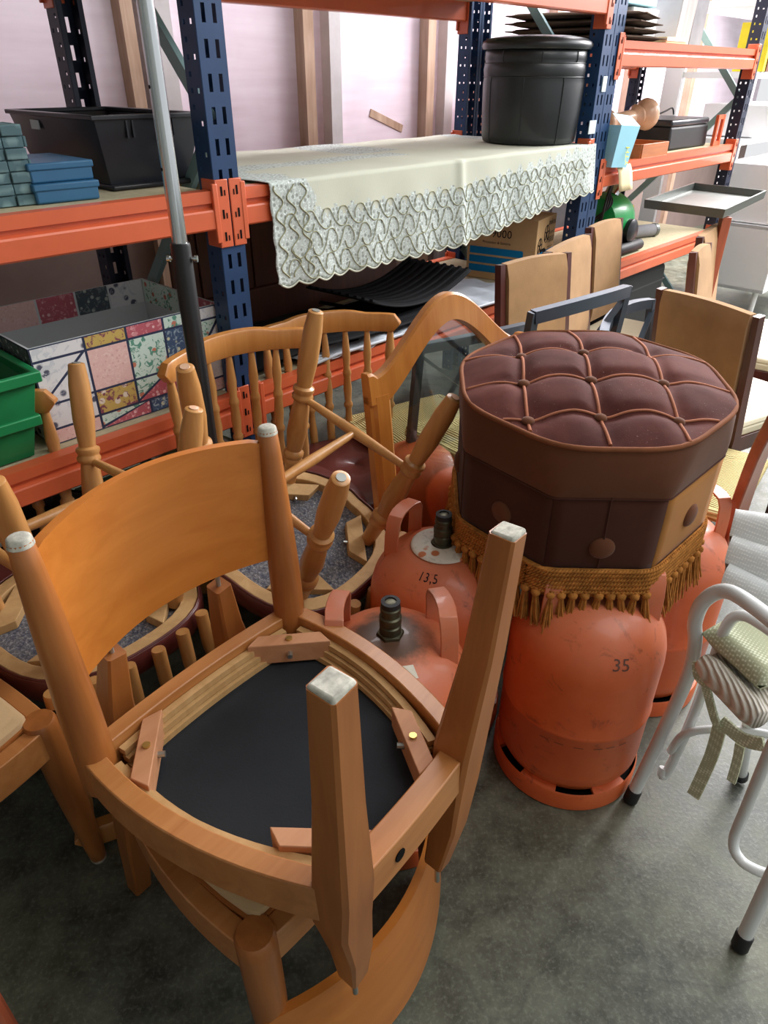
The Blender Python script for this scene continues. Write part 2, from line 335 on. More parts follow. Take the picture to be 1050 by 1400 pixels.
# ---------------------------------------------------------------- rack frame: s along, d into the rack, z up
AZ = .75; RU = Vector((math.sin(AZ), math.cos(AZ), 0)); RN = Vector((-math.cos(AZ), math.sin(AZ), 0)); RO = Vector((-.3737, 1.790, 0)); RYAW = PI/2-AZ
def rk(s, d, z=0): return RO+RU*s+RN*d+Vector((0, 0, z))
RM = Matrix.Translation(RO)@Matrix.Rotation(RYAW, 4, 'Z')
def text_mesh(body, size, spacing=1.0):
    c = bpy.data.curves.new('t', 'FONT'); c.body = body; c.size = size; c.space_character = spacing; c.align_x = 'CENTER'; c.align_y = 'CENTER'; c.resolution_u = 2
    o = bpy.data.objects.new('t', c); COL.objects.link(o); dg = bpy.context.evaluated_depsgraph_get(); me = bpy.data.meshes.new_from_object(o.evaluated_get(dg))
    bm = bmesh.new(); bm.from_mesh(me); bmesh.ops.triangulate(bm, faces=bm.faces)
    v = [x.co[:] for x in bm.verts]; f = [[x.index for x in p.verts] for p in bm.faces]; bm.free()
    bpy.data.objects.remove(o); bpy.data.curves.remove(c); bpy.data.meshes.remove(me); return v, f
# ================================================================ SETTING
m = MB().box((1.5, 2.5, -.05), (12, 12, .1)); struct(obj('floor', m, 'floor'))
def wallbox(name, s0, s1, d, z0, z1, th, mat, parent=None):
    m = MB().box(((s0+s1)/2, d+th/2, (z0+z1)/2), (s1-s0, th, z1-z0)); o = obj(name, m, mat, parent)
    if not parent: o.matrix_world = RM
    return o
wb = struct(wallbox('wall_back', -4, 7.5, 1.35, 0, 3.4, .08, 'wallsheet'))
struct(wallbox('trim_1', -4, 7.5, 1.325, 0, .93, .025, 'walllow'))
for s_, w_, mt in ((-1.5, .06, 'batten'), (-.4, .07, 'batten'), (.56, .05, 'batten'), (.68, .12, 'wallgrey'), (1.43, .06, 'batten'), (1.59, .07, 'wallgrey'), (2.28, .06, 'batten'), (2.44, .07, 'wallgrey'), (3.5, .07, 'batten'), (4.6, .07, 'batten'), (5.7, .07, 'batten')):
    wallbox('batten', s_-w_/2, s_+w_/2, 1.29, .0, 3.4, .06, mt, wb)
m = MB().box((2.0, 1.348, 1.09), (.26, .004, .035), mtx=Matrix.Translation((2, 1.348, 1.09))@Matrix.Rotation(.32, 4, 'Y')@Matrix.Translation((-2, -1.348, -1.09))); o = obj('tape_strip', m, 'batten', wb)
m = MB().box((-2.6, 2.0, 1.7), (.1, 9, 3.4)); struct(obj('unseen_wall_left', m, 'wallneutral'))  # out of view, added to cut ambient light on the lower left
struct(obj('unseen_ceiling', MB().box((-.3, .6, 3.45), (4.8, 5.4, .1)), 'wallneutral')); struct(obj('unseen_wall_front', MB().box((-.3, -2.1, 1.7), (4.8, .1, 3.4)), 'wallneutral'))  # both out of view, added so ambient light enters only from the right
# ================================================================ RACK
rack = thing('storage_rack', 'tall blue and orange steel storage rack running along the back wall', 'shelving', mtx=RM)
def panel(mb, W_, cols, rows_fn, z0, z1, mtx):
    "perforated sheet: cols = x breakpoints, rows = list of (za, zb, set of holed columns)"
    z = z0; rows = rows_fn()
    for za, zb, holes in rows:
        for i in range(len(cols)-1):
            if i in holes: continue
            sl = .002 if holes else 0
            mb.add([(cols[i], 0, za), (cols[i+1], 0, za), (cols[i+1], 0, zb), (cols[i], 0, zb)], [(0, 1, 2, 3)], mtx)
def upright_mb():
    mb = MB(); H = 2.3; P = .0625; w = .07; dp = .058
    def front():
        r = []; z = 0
        while z < H: r += [(z, z+.014, set()), (z+.014, z+.048, {1, 3}), (z+.048, z+P, set())]; z += P
        return r
    panel(mb, w, [-.035, -.019, -.009, .009, .019, .035], front, 0, H, None)
    def side():
        r = []; z = 0; k = 0; q = P/2
        while z < H: r += [(z, z+.011, set()), (z+.011, z+.021, {3} if k % 2 else {1, 3}), (z+.021, z+q, set())]; z += q; k += 1
        return r
    for sx in (-1, 1):
        mt = Matrix(((0, 0, 0, sx*.035), (1, 0, 0, 0), (0, 0, 1, 0), (0, 0, 0, 1)))
        panel(mb, dp, [0, .012, .021, .036, .045, dp], side, 0, H, mt)
        mb.add([(sx*.035, dp, 0), (sx*.022, dp, 0), (sx*.022, dp, H), (sx*.035, dp, H)], [(0, 1, 2, 3)])
    return mb
up_mesh = upright_mb(); proto_up = {}
def upright(s, d, mat, flip=False):
    if mat not in proto_up:
        o = obj('upright', up_mesh, mat, rack, solid=.0022); proto_up[mat] = o
    else:
        o = proto_up[mat].copy(); COL.objects.link(o)
    o.location = (s, d, 0); o.rotation_euler = (0, 0, PI if flip else 0)
for s, mf, mr in ((0, 'blue', 'navy'), (1.732, 'blue', 'blue'), (1.806, 'blue', 'blue'), (3.31, 'navy', 'navy'), (-1.77, 'blue', 'navy')):
    upright(s, 0, mf); upright(s, .66, mr, True)
def beam(s0, s1, d, ztop, flip=False, h=.085, mat='orange'):
    sec = [(0, 0), (-.0, -.004), (-.0, -.026), (.010, -.028), (.010, -.036), (-.004, -.040), (-.006, -.044), (-.006, -h+.004), (-.002, -h), (.034, -h), (.038, -h+.004), (.038, -.004), (.034, 0)]
    k = -1 if flip else 1
    vs = [(s, d+k*a, ztop+b) for s in (s0, s1) for a, b in sec]; n = len(sec)
    m = MB().add(vs, [list(range(n)), list(range(n, 2*n))]+[(i, (i+1) % n, n+(i+1) % n, n+i) for i in range(n)])
    o = obj('beam', m, mat, rack)
    for s, sg in ((s0, 1), (s1, -1)):
        m = MB(); e = .036; x0 = s-sg*e if False else s
        # end plate: face wrapped on the upright front + leg back to the beam
        cx = s-sg*.017; m.box((cx, d-k*.0055, ztop-.052), (.034, .004, .15)); m.box((s, d+k*.02, ztop-.052), (.004, .055, .15))
        m.box((s+sg*.004, d-k*.004, ztop-.05), (.014, .010, .13))
        pl = obj('end_plate', m, mat, rack, bevel=.0025)
        m = MB()
        for zz in (.0, -.05, -.10): m.box((cx+.003*sg, d-k*.0075, ztop-.002+zz), (.005, .002, .02)); m.box((cx-.006*sg, d-k*.0075, ztop-.006+zz), (.003, .002, .012))
        obj('notch', m, 'hole', pl)
def bay(s0, s1, tops, board=True, under=True):
    for z in tops:
        beam(s0, s1, 0, z); beam(s0, s1, .66, z, True)
        if z < 1.5 or True:
            m = MB().box(((s0+s1)/2, .33, z-.012), (s1-s0-.004, .57, .018)); obj('shelf_board', m, 'particle', rack)
bay(-1.733, -.036, (.56, 1.068, 1.565)); bay(.036, 1.695, (.56, 1.068, 1.565)); bay(1.843, 3.273, (.56, .99, 1.41))
for s in (0, 1.732, 3.31):
    for za, zb, k in ((.05, .6, 1), (.6, 1.2, 0), (1.2, 1.8, 1)):
        p = (s+.012, .05, za if k else zb); q = (s+.012, .61, zb if k else za)
        m = MB().sweep([p, q], [(-.004, -.016), (.012, -.016), (.012, -.013), (0, -.013), (0, .013), (.012, .013), (.012, .016), (-.004, .016)], upv=(0, -.7, 1)); obj('brace', m, 'teal', rack)
for zz in (1.165, 1.255):
    pass
m = MB().box((1.745, -.004, 1.27), (.03, .003, .05)).box((1.70, -.004, 1.13), (.05, .003, .045)); obj('tape', m, 'tag', rack)
# ================================================================ DINING CHAIRS (inverted one on an upright one)
XF, YF, XS, YS = .191, .199, .1885, .185
XR, YR, XRS, YRS, XT, YT, ZT = .149, -.230, .122, -.202, .1, -.182, .585
HB, HT = .335, .398
def dining_chair(label, mtx, rich=True):
    t = thing('dining_chair', label, 'chair', mtx=mtx, group='brown beech dining chairs')
    for sx in (1, -1):
        # round front leg
        a, b = (sx*XF, YF, 0), (sx*XS, YS, HT+.007); L = (Vector(b)-Vector(a)).length
        m = MB().lathe([(.012, 0), (.0145, .003), (.017, .04), (.021, .12), (.0255, .24), (.0265, L-.03), (.0265, L-.006), (.023, L)], 20, along(a, b))
        o = obj('front_leg', m, 'beech', t, smooth=40)
        m = MB().lathe([(.011, -.004), (.0135, -.002), (.0155, .008)], 16, along(a, b)); obj('foot_glide', m, 'tip', o, smooth=40)
        # rear leg and back post as one curved square piece
        path = [(sx*XR, YR, 0), (sx*(XR*.6+XRS*.4), YR*.6+YRS*.4, .17), (sx*XRS, YRS, HB), (sx*XRS*.99, YRS+.006, HT+.01), (sx*(XRS*.5+XT*.5), YRS+.004, .49), (sx*XT, YT-.006, ZT)]
        m = MB(); r = .0195; ch = .004
        sec = [(-r, -r+ch), (-r+ch, -r), (r-ch, -r), (r, -r+ch), (r, r-ch), (r-ch, r), (-r+ch, r), (-r, r-ch)]
        m.sweep(path, sec, upv=(0, 1, 0), scl=[.86, 1.06, 1.42, 1.42, 1.08, .78]); o = obj('rear_leg', m, 'beech', t, smooth=30)
        m = MB().box((sx*XR, YR, .001), (.030, .030, .010), taper=1.08); obj('foot_glide', m, 'tip', o, bevel=.003)
        m = MB().tube([(sx*XT, YT-.006, ZT-.01), (sx*XT*1.0, YT-.008, ZT+.05)], .004, 8); obj('back_pin', m, 'steel', t, smooth=60)
    # frame rails
    def rail(name, pts, w=.024, z0=HB, z1=HT, mat='beechx'):
        m = MB(); sec = [(-w/2, 0), (w/2, 0), (w/2, z1-z0), (-w/2, z1-z0)]
        m.sweep([(p[0], p[1], z0) for p in pts], sec, upv=(0, 0, 1)); return obj(name, m, mat, t, bevel=.002)
    N = 12
    def bow(p, q, out, n=N): return [(p[0]+(q[0]-p[0])*i/n+out[0]*4*(i/n)*(1-i/n), p[1]+(q[1]-p[1])*i/n+out[1]*4*(i/n)*(1-i/n)) for i in range(n+1)]
    rail('front_rail', bow((-XS+.01, YS+.006), (XS-.01, YS+.006), (0, .010)), .026)
    for sx in (1, -1): rail('side_rail', bow((sx*(XS+.008), YS-.012), (sx*(XRS+.012), YRS+.016), (sx*.026, 0)), .027)
    rail('rear_rail', bow((-XRS, YRS), (XRS, YRS), (0, -.004)), .034)
    # stepped plywood lining under the seat
    for k, (ins, zz) in enumerate(((.020, HB+.016), (.026, HB+.028), (.032, HB+.040))):
        m = MB(); pts = bow((-XS+.03, YS-ins+.006), (XS-.03, YS-ins+.006), (0, .010)); m.sweep([(p[0], p[1], zz) for p in pts], [(-.006, 0), (.006, 0), (.006, .010), (-.006, .010)], upv=(0, 0, 1))
        for sx in (1, -1):
            pts = bow((sx*(XS+.008-ins), YS-.03), (sx*(XRS+.012-ins), YRS+.04), (sx*.026, 0)); m.sweep([(p[0], p[1], zz) for p in pts], [(-.006, 0), (.006, 0), (.006, .010), (-.006, .010)], upv=(0, 0, 1))
        obj('lining_strip', m, 'raw', t)
    # black cloth panel
    out = bow((-XS+.02, YS-.02), (XS-.02, YS-.02), (0, .008), 6)+bow((XS-.02, YS-.03), (XRS-.005, YRS+.02), (.024, 0), 8)+bow((XRS-.02, YRS+.02), (-XRS+.02, YRS+.02), (0, 0), 4)+bow((-XRS+.005, YRS+.02), (-XS+.02, YS-.03), (-.024, 0), 8)
    m = MB().prism(out, HT-.012, HT-.004); obj('underseat_cloth', m, 'blackcloth', t)
    for sx in (1, -1):
        for (cx, cy, an, ln) in ((sx*(XS-.050), YS-.046, -sx*.80, .135), (sx*(XRS-.026), YRS+.060, sx*.95, .125)):
            m = MB(); h = ln/2; m.prism([(-h, -.012), (h, -.012), (h-.016, .014), (-h+.016, .014)] if cy > 0 else [(-h+.016, -.014), (h-.016, -.014), (h, .012), (-h, .012)], HB+.006, HB+.045, Matrix.Translation((cx, cy, 0))@Matrix.Rotation(an if cy > 0 else an, 4, 'Z'))
            b = obj('corner_block', m, 'block', t, bevel=.0015)
            m = MB().lathe([(.0055, 0), (.0055, .003), (.003, .0035)], 12, Matrix.Translation((cx, cy, HB+.0025))); obj('screw', m, 'brass', b)
            dx = Vector((-cx, -cy, 0)).normalized(); m = MB().lathe([(.0045, 0), (.0045, .010)], 8, along(Vector((cx, cy, HB+.025))+dx*.012, Vector((cx, cy, HB+.025))+dx*.024)); obj('bolt', m, 'steel', b)
    # cushion
    cu = [(p[0]*.995, p[1]*.99) for p in out]
    def outline(e): return bow((-XS+.014+e, YS-.006-e), (XS-.014-e, YS-.006-e), (0, .008), 6)+bow((XS-.006-e, YS-.020-e), (XRS+.006-e, YRS+.020+e), (.026, 0), 8)+bow((XRS-.006-e, YRS+.010+e), (-XRS+.006+e, YRS+.010+e), (0, 0), 4)+bow((-XRS-.006+e, YRS+.020+e), (-XS+.006+e, YS-.020-e), (-.026, 0), 8)
    obj('seat_board', MB().prism(outline(0), HT-.003, HT+.004), 'beech', t)
    m = MB().prism(outline(.004), HT+.003, HT+.015).prism(outline(.004), HT+.015, HT+.022, inset=.05); obj('seat_cushion', m, 'beige', t, smooth=70)
    m = MB().lathe([(.009, 0), (.009, .004)], 14, along((XRS*.35, YRS-.018, .366), (XRS*.35, YRS-.03, .366))); obj('screw_cover', m, 'hole', t)
    # curved back panel
    w, ye, sag, zb, zt, lean, th = .204, -.113, .062, .628, .832, .018, .013
    m = MB(); nu, nv = 24, 10
    def P(u, v, off):
        f = 2*u-1; crn = .028
        ed = max(0, (abs(f)-.86)/.14); z0 = zb-.010*(1-f*f)*0+ed*ed*.012; z1 = zt+.012*(1-f*f)-ed*ed*.022
        z = z0+(z1-z0)*v; y = ye-sag*(1-f*f)-lean*v; nx, ny = 2*f*sag/w, 1; l = math.hypot(nx, ny); return (f*w*(1-.03*v)-nx/l*off, y+ny/l*off, z)
    m.grid(lambda u, v: P(u, v, th/2), nu, nv); m.grid(lambda u, v: P(u, v, -th/2), nu, nv)
    for u in (0, 1): m.add([P(u, j/nv, sg*th/2) for j in range(nv+1) for sg in (1, -1)], [(2*j, 2*j+1, 2*j+3, 2*j+2) for j in range(nv)])
    for v in (0, 1): m.add([P(i/nu, v, sg*th/2) for i in range(nu+1) for sg in (1, -1)], [(2*i, 2*i+1, 2*i+3, 2*i+2) for i in range(nu)])
    obj('back_panel', m, 'honeyx', t, smooth=50, weld=True)
    return t
dc = dining_chair('beech dining chair turned upside down in front, black underseat cloth showing', pose(-.134, .6694, .861, PI+.0298, -.0165, -2.2271))
dup(dc, pose(-.1859, .7094, 0, 0, 0, 4.0467), 'upright beech dining chair with beige seat under the upside-down dining chair')
dup(dc, pose(-.82, .715, 0, 0, 0, -.54), 'beech dining chair with beige seat corner at the left edge of the photo')
# ================================================================ SPINDLE CHAIRS
def turned(L, r, seg=14, foot=True, dens=1):
    pr = [(.62, 0), (.74, .004), (.95, .10), (1.0, .26), (.80, .38), (.78, .395), (1.08, .405), (1.12, .42), (.98, .432), (.98, .44), (1.12, .452), (1.08, .468), (.82, .48), (.98, .56), (1.10, .66), (.86, .76), (.80, .775), (1.10, .79), (1.10, .81), (.95, .82), (1.08, .835), (1.05, .85), (.84, .87), (.72, 1.0)]
    return [(r*a, L*b) for a, b in pr]
def spindle(L, r):
    pr = [(.62, 0), (.66, .02), (1.15, .22), (.95, .30), (.80, .33), (1.15, .345), (1.15, .365), (.85, .38), (1.0, .45), (.80, .56), (.75, .60), (1.1, .615), (1.1, .635), (.8, .65), (1.0, .75), (1.1, .85), (.95, 1.0)]
    return [(r*a, L*b) for a, b in pr]
CRZ = .80
def crest_pt(f): return (-.275+.075*f*f, .225*f)
def spindle_chair(label, mtx, drop=0):
    lift = []
    t = thing('spindle_chair', label, 'chair', mtx=mtx, group='turned spindle-back chairs')
    fx, fy, tx, ty, H = .185, .183, .128, .122, .43
    ft = {}
    for sx in (1, -1):
        for sy in (1, -1):
            a = Vector((sx*fx, sy*fy, 0)); b = Vector((sx*tx, sy*ty, H)); ft[sx, sy] = (a, b)
            m = MB().lathe(turned((b-a).length+.008, .0225), 18, along(a, b)); o = obj('leg', m, 'spin', t, smooth=45)
            m = MB().lathe([(.009, -.002), (.009, .002), (.003, .0021)], 12, along(a, b)); obj('foot_nail', m, 'steel' if sx*sy > 0 else 'terracotta', o)
    ms = []
    for sy in (1, -1):
        p = ft[1, sy][0].lerp(ft[1, sy][1], .47); q = ft[-1, sy][0].lerp(ft[-1, sy][1], .47); ms.append((p+q)/2); L = (q-p).length
        m = MB().lathe([(.007, 0), (.0085, .03), (.0125, L*.5), (.0085, L-.03), (.007, L)], 14, along(p, q)); obj('side_stretcher', m, 'spin', t, smooth=60)
    p, q = ms; L = (q-p).length; m = MB().lathe([(.007, .006), (.009, .03), (.0125, L*.5), (.009, L-.03), (.007, L-.006)], 14, along(p, q)); obj('cross_stretcher', m, 'spin', t, smooth=60)
    # round seat
    def ring(r, n=40, k=1.0):
        def q(a): return r*(1.03 if math.cos(a) > 0 else 1+.09*math.sin(2*a)**2)
        return [(q(2*PI*i/n)*math.cos(2*PI*i/n), q(2*PI*i/n)*math.sin(2*PI*i/n)) for i in range(n)]
    n = 40; m = MB(); R1, R2 = ring(.205), ring(.176)
    z0, z1 = .424, .462
    vs = [(x, y, z0) for x, y in R1]+[(x, y, z0) for x, y in R2]+[(x, y, z1) for x, y in R1]+[(x, y, z1) for x, y in R2]
    fs = []
    for i in range(n): j = (i+1) % n; fs += [(i, j, n+j, n+i), (n+i, n+j, 3*n+j, 3*n+i), (i, 2*n+i, 2*n+j, j), (2*n+i, 3*n+i, 3*n+j, 2*n+j)]
    m.add(vs, fs); obj('seat_ring', m, 'raw', t, bevel=.002)
    m = MB().prism(ring(.177), .446, .45); obj('seat_felt', m, 'felt', t)
    prof = [(.2075, .4225), (.212, .426), (.214, .45), (.214, .468), (.206, .478), (.16, .484), (.08, .487), (.001, .488)]
    m = MB()
    vs = []; 
    for r, z in prof: vs += [(x, y, z) for x, y in ring(r)]
    m.add(vs, [(a*n+i, a*n+(i+1) % n, (a+1)*n+(i+1) % n, (a+1)*n+i) for a in range(len(prof)-1) for i in range(n)]); obj('seat_leather', m, 'maroon', t, smooth=60, solid=.002)
    m = MB().tube([(x, y, .4235) for x, y in ring(.2085)], .0028, 6, closed=True); obj('leather_edge', m, 'maroon', t, smooth=90)
    for sx in (1, -1):
        for sy in (1, -1):
            mt = Matrix.Rotation(math.atan2(sy*ty, sx*tx), 4, 'Z'); m = MB().prism([(.165, -.075), (.165, .075), (.125, .045), (.125, -.045)], .426, .446, mt); b = obj('corner_block', m, 'raw', t, bevel=.0015)
            m = MB().lathe([(.004, 0), (.004, .012)], 8, mt@along((.127, .012, .434), (.112, .012, .434))); obj('bolt', m, 'steel', b)
    # spindles and crest
    for i in range(7):
        f = (i-3)/3; a = PI+f*1.02; thick = abs(i-3) == 3
        c = crest_pt(f*.88); bt = Vector((c[0]*.86+.002, c[1]*.93, .418)); a = math.atan2(bt.y, bt.x); tp = Vector((c[0], c[1], CRZ-.052))
        mt = along(bt, tp); L = (tp-bt).length; r = .0165 if thick else .0135
        m = MB().lathe([(r*.95, 0)]+[(r*q, z) for q, z in ((1, .003), (1, L*.22), (.8, L*.30), (.75, L*.36), (1.1, L*.38), (1.1, L*.40), (.8, L*.42), (1.05, L*.52), (.85, L*.62), (1.05, L*.64), (1.05, L*.66), (.75, L*.69), (1.0, L*.80), (.6, L*.97), (.55, L*1.05))], 12, mt); o = obj('spindle', m, 'spin', t, smooth=50)
        if thick: m = MB().lathe([(.008, 0), (.008, .003), (.004, .005)], 14, along(bt+Vector((0, 0, .03))+Vector((math.cos(a), math.sin(a), 0))*.0145, bt+Vector((0, 0, .03))+Vector((math.cos(a), math.sin(a), 0))*.03)); obj('screw_cover', m, 'hole', o)
        else: m = MB().lathe([(.0035, 0), (.0035, .002)], 10, along(bt+Vector((0, 0, .028))+Vector((math.cos(a), math.sin(a), 0))*.0105, bt+Vector((0, 0, .028))+Vector((math.cos(a), math.sin(a), 0))*.03)); obj('screw', m, 'brass', o)
    m = MB(); N = 28; vs = []
    for i in range(N+1):
        f = -1+2*i/N; x, y = crest_pt(f); nx, ny = 1, -2*.075*f/.225; l = math.hypot(nx, ny); nx /= l; ny /= l
        e = max(0, (abs(f)-.90)/.10); hh = .027*math.sqrt(max(0.02, 1-e*e)); zc = CRZ-.032
        hu = hh+(.010*max(0, 1-(abs(f)/.55)**4)); 
        for a, b in ((-.010, -hh), (.012, -hh), (.014, -hh+.004), (.012, hu-.004), (.009, hu), (-.008, hu), (-.012, hu-.004), (-.013, -hh+.004)): vs.append((x+nx*a, y+ny*a, zc+b))
    m.add(vs, [(i*8+j, i*8+(j+1) % 8, (i+1)*8+(j+1) % 8, (i+1)*8+j) for i in range(N) for j in range(8)]+[list(range(8)), [N*8+j for j in range(8)]]); obj('crest_rail', m, 'honey', t, smooth=40)
    if drop:
        for ch in t.children:
            nm = ch.name.split('.')[0]; sd = .13
            if nm == 'leg': ch.scale.z = (.43-sd)/.43
            elif 'stretcher' in nm: ch.location.z -= sd*.5
            elif nm == 'spindle': k = (.745-drop-.418+sd)/(.745-.418); ch.scale.z = k; ch.location.z = (.418-sd)-.418*k
            elif nm == 'crest_rail': ch.location.z -= drop
            else: ch.location.z -= sd
    return t
sc = spindle_chair('upside-down spindle chair tilted beside the gas cylinders, grey felt under its seat', pose(-.11, 1.249, .801, PI-.048, -.315, 2.538))
dup(sc, pose(-.602, 1.126, .795, PI+.041, -.006, 2.499), 'upside-down spindle chair at the left edge behind the curved back panel')
def upm(x, y, yaw, s=.95): return Matrix.Translation((x, y, 0))@Matrix.Rotation(yaw, 4, 'Z')@Matrix.Scale(s, 4)
su = spindle_chair('x', Matrix.Translation((-.268, 1.555, .02))@Matrix.Rotation(-.85, 4, 'Z')@Matrix.Rotation(.10, 4, 'Y')@Matrix.Scale(.95, 4), .055); su['label'] = ('upright spindle chair whose crest rail is next to the black pole')
dup(su, upm(-.085, 1.78, -1.2), 'upright spindle chair with maroon seat left of the arched frame')
dup(su, upm(-.80, 1.17, -.95), 'upright spindle chair behind the left edge, in front of the green crate')
# ================================================================ GAS CYLINDERS
BP = [(.02, .022), (.10, .024), (.135, .045), (.149, .075), (.151, .10), (.151, .205), (.1525, .208), (.1535, .213), (.1525, .218), (.151, .221), (.151, .345), (.149, .368), (.142, .395), (.128, .422), (.105, .445), (.075, .461), (.04, .469), (.022, .471)]
def meridian():
    s = [0]
    for i in range(1, len(BP)): s.append(s[-1]+math.hypot(BP[i][0]-BP[i-1][0], BP[i][1]-BP[i-1][1]))
    return s
MS = meridian()
def surf(ang, s, off=.0008):
    for i in range(1, len(BP)):
        if s <= MS[i] or i == len(BP)-1:
            k = (s-MS[i-1])/(MS[i]-MS[i-1]); r = BP[i-1][0]+k*(BP[i][0]-BP[i-1][0]); z = BP[i-1][1]+k*(BP[i][1]-BP[i-1][1])
            tr, tz = BP[i][0]-BP[i-1][0], BP[i][1]-BP[i-1][1]; l = math.hypot(tr, tz); nr, nz = tz/l, -tr/l
            return ((r+nr*off)*math.cos(ang), (r+nr*off)*math.sin(ang), z+nz*off)
def s_at_z(z):
    for i in range(1, len(BP)):
        if BP[i][1] >= z: return MS[i-1]+(z-BP[i-1][1])/(BP[i][1]-BP[i-1][1])*(MS[i]-MS[i-1])
def decal(t, body, size, ang, z, mat='ink', sp=1.0, name='printed_text', rot=0):
    v, f = text_mesh(body, size, sp); s0 = s_at_z(z); r = .151 if z < .37 else .135
    c, n = math.cos(rot), math.sin(rot)
    m = MB().add([surf(ang+(x*c-y*n)/r, s0+x*n+y*c) for x, y, _ in v], f); return obj(name, m, mat, t)
def gas_cylinder(label, x, y, rz=0, mat='bottle', hands=(0, PI), valve=True, z=0):
    t = thing('gas_cylinder', label, 'gas cylinder', (x, y, z), rz, 'orange butane cylinders')
    obj('body', MB().lathe(BP, 64), mat, t, smooth=60)
    # foot ring with slots
    n = 72; m = MB(); vs = []; prof = [(.151, 0), (.155, .004), (.155, .044), (.152, .050), (.138, .054), (.133, .050), (.1335, .046), (.149, .040), (.149, 0)]
    for r, zz in prof:
        for j in range(n): a = 2*PI*j/n; vs.append((r*math.cos(a), r*math.sin(a), zz))
    fs = []
    for i in range(len(prof)-1):
        for j in range(n):
            if i in (3, 5, 6) and i != 5 and (j % 12) in (2, 3, 4, 5, 6, 7): 
                if i == 3 or i == 6: continue
            fs.append((i*n+j, i*n+(j+1) % n, (i+1)*n+(j+1) % n, (i+1)*n+j))
    fs += [((len(prof)-1)*n+j, (len(prof)-1)*n+(j+1) % n, (j+1) % n, j) for j in range(n)]
    m.add(vs, fs); obj('foot_ring', m, 'bottle', t, smooth=40)
    m = MB().lathe([(.1345, .036), (.1345, .038), (.147, .038), (.147, .036)], 48); obj('ring_shadow_gap', m, 'hole', t)
    for a in hands:
        rr, sp = .118, .50; m = MB(); pts = []
        for ph, r, zz in ((-sp, .108, .425), (-sp, .106, .48), (-sp*.97, .103, .512), (-sp*.82, .099, .526), (-sp*.4, .096, .529), (0, .095, .529), (sp*.4, .096, .529), (sp*.82, .099, .526), (sp*.97, .103, .512), (sp, .106, .48), (sp, .108, .425)):
            pts.append((r*math.cos(a+ph), r*math.sin(a+ph), zz))
        m.sweep(pts, [(-.0025, -.016), (.0025, -.016), (.0025, .016), (-.0025, .016)], upv=(math.cos(a), math.sin(a), 0)); obj('handle', m, mat, t, bevel=.0015)
    if valve:
        v = obj('valve', MB().lathe([(.026, .466), (.024, .476), (.019, .478)], 6).lathe([(.019, .476), (.019, .492), (.0165, .494), (.0165, .498), (.0195, .50), (.0195, .512), (.016, .514), (.0155, .522), (.018, .524), (.018, .531), (.016, .533), (.016, .541), (.012, .543)], 24), 'valve', t, smooth=35)
        obj('valve_seal', MB().lathe([(.0165, .534), (.0168, .544), (.010, .545), (.009, .540)], 20), 'rubber', v, smooth=40)
    return t
g1 = gas_cylinder('orange gas cylinder with a stained top and pale sticker behind the upside-down dining chair', .012, .915, .15, 'bottles', (0.05, PI-.25))
m = MB().add([surf(-1.35+dx/.09, s_at_z(.456)+dy) for dx, dy in ((-.013, -.012), (.012, -.014), (.014, .010), (-.010, .013))], [(0, 1, 2, 3)]); obj('sticker', m, 'label', g1)
decal(g1, 'T2.8 K', .017, -1.0, .27, rot=.03); decal(g1, '-----', .02, -1.05, .30, rot=.05)
g2 = gas_cylinder('orange gas cylinder marked 13,5 with a white disc around its valve', .122, 1.192, 0, 'bottle', (PI-.55, .35))
decal(g2, '13,5', .030, -1.92, .449, sp=1.1)
decal(g2, '2', .02, -.75, .32)
m = MB().lathe([(.024, .4735), (.03, .474), (.060, .4705), (.0655, .468), (.066, .466)], 40, caps=False); obj('valve_disc', m, 'disc', g2, smooth=60)
g3 = gas_cylinder('dusty orange gas cylinder in front, standing directly under the brown pouf', .4076, 1.048, 0, 'bottle', (.06, PI-.06))
decal(g3, '35', .034, -1.42, .40, 'darkwood', rot=-.1)
for a, w_ in ((-2.2, .022), (-2.0, .018), (-1.75, .03), (-1.5, .034), (-1.33, .036), (-1.15, .03)):
    decal(g3, '-'*5, .016, a, .192, 'darkwood', sp=.8)
g4 = gas_cylinder('orange gas cylinder at the right, half hidden behind the dusty front cylinder', .637, 1.298, .3)
t = thing('small_gas_cylinder', 'orange gas cylinder seen through the arched glass', 'gas cylinder', (.105, 1.68, 0)); t.scale = (1.2, 1.2, 1.17)
o = obj('body', MB().lathe([(.09, .01), (.108, .03), (.11, .06), (.11, .30), (.104, .335), (.088, .36), (.06, .375), (.02, .38)], 40), 'bottle', t, smooth=60)
obj('foot_ring', MB().lathe([(.106, 0), (.108, .03), (.100, .032), (.100, 0)], 40), 'bottle', t, smooth=40)
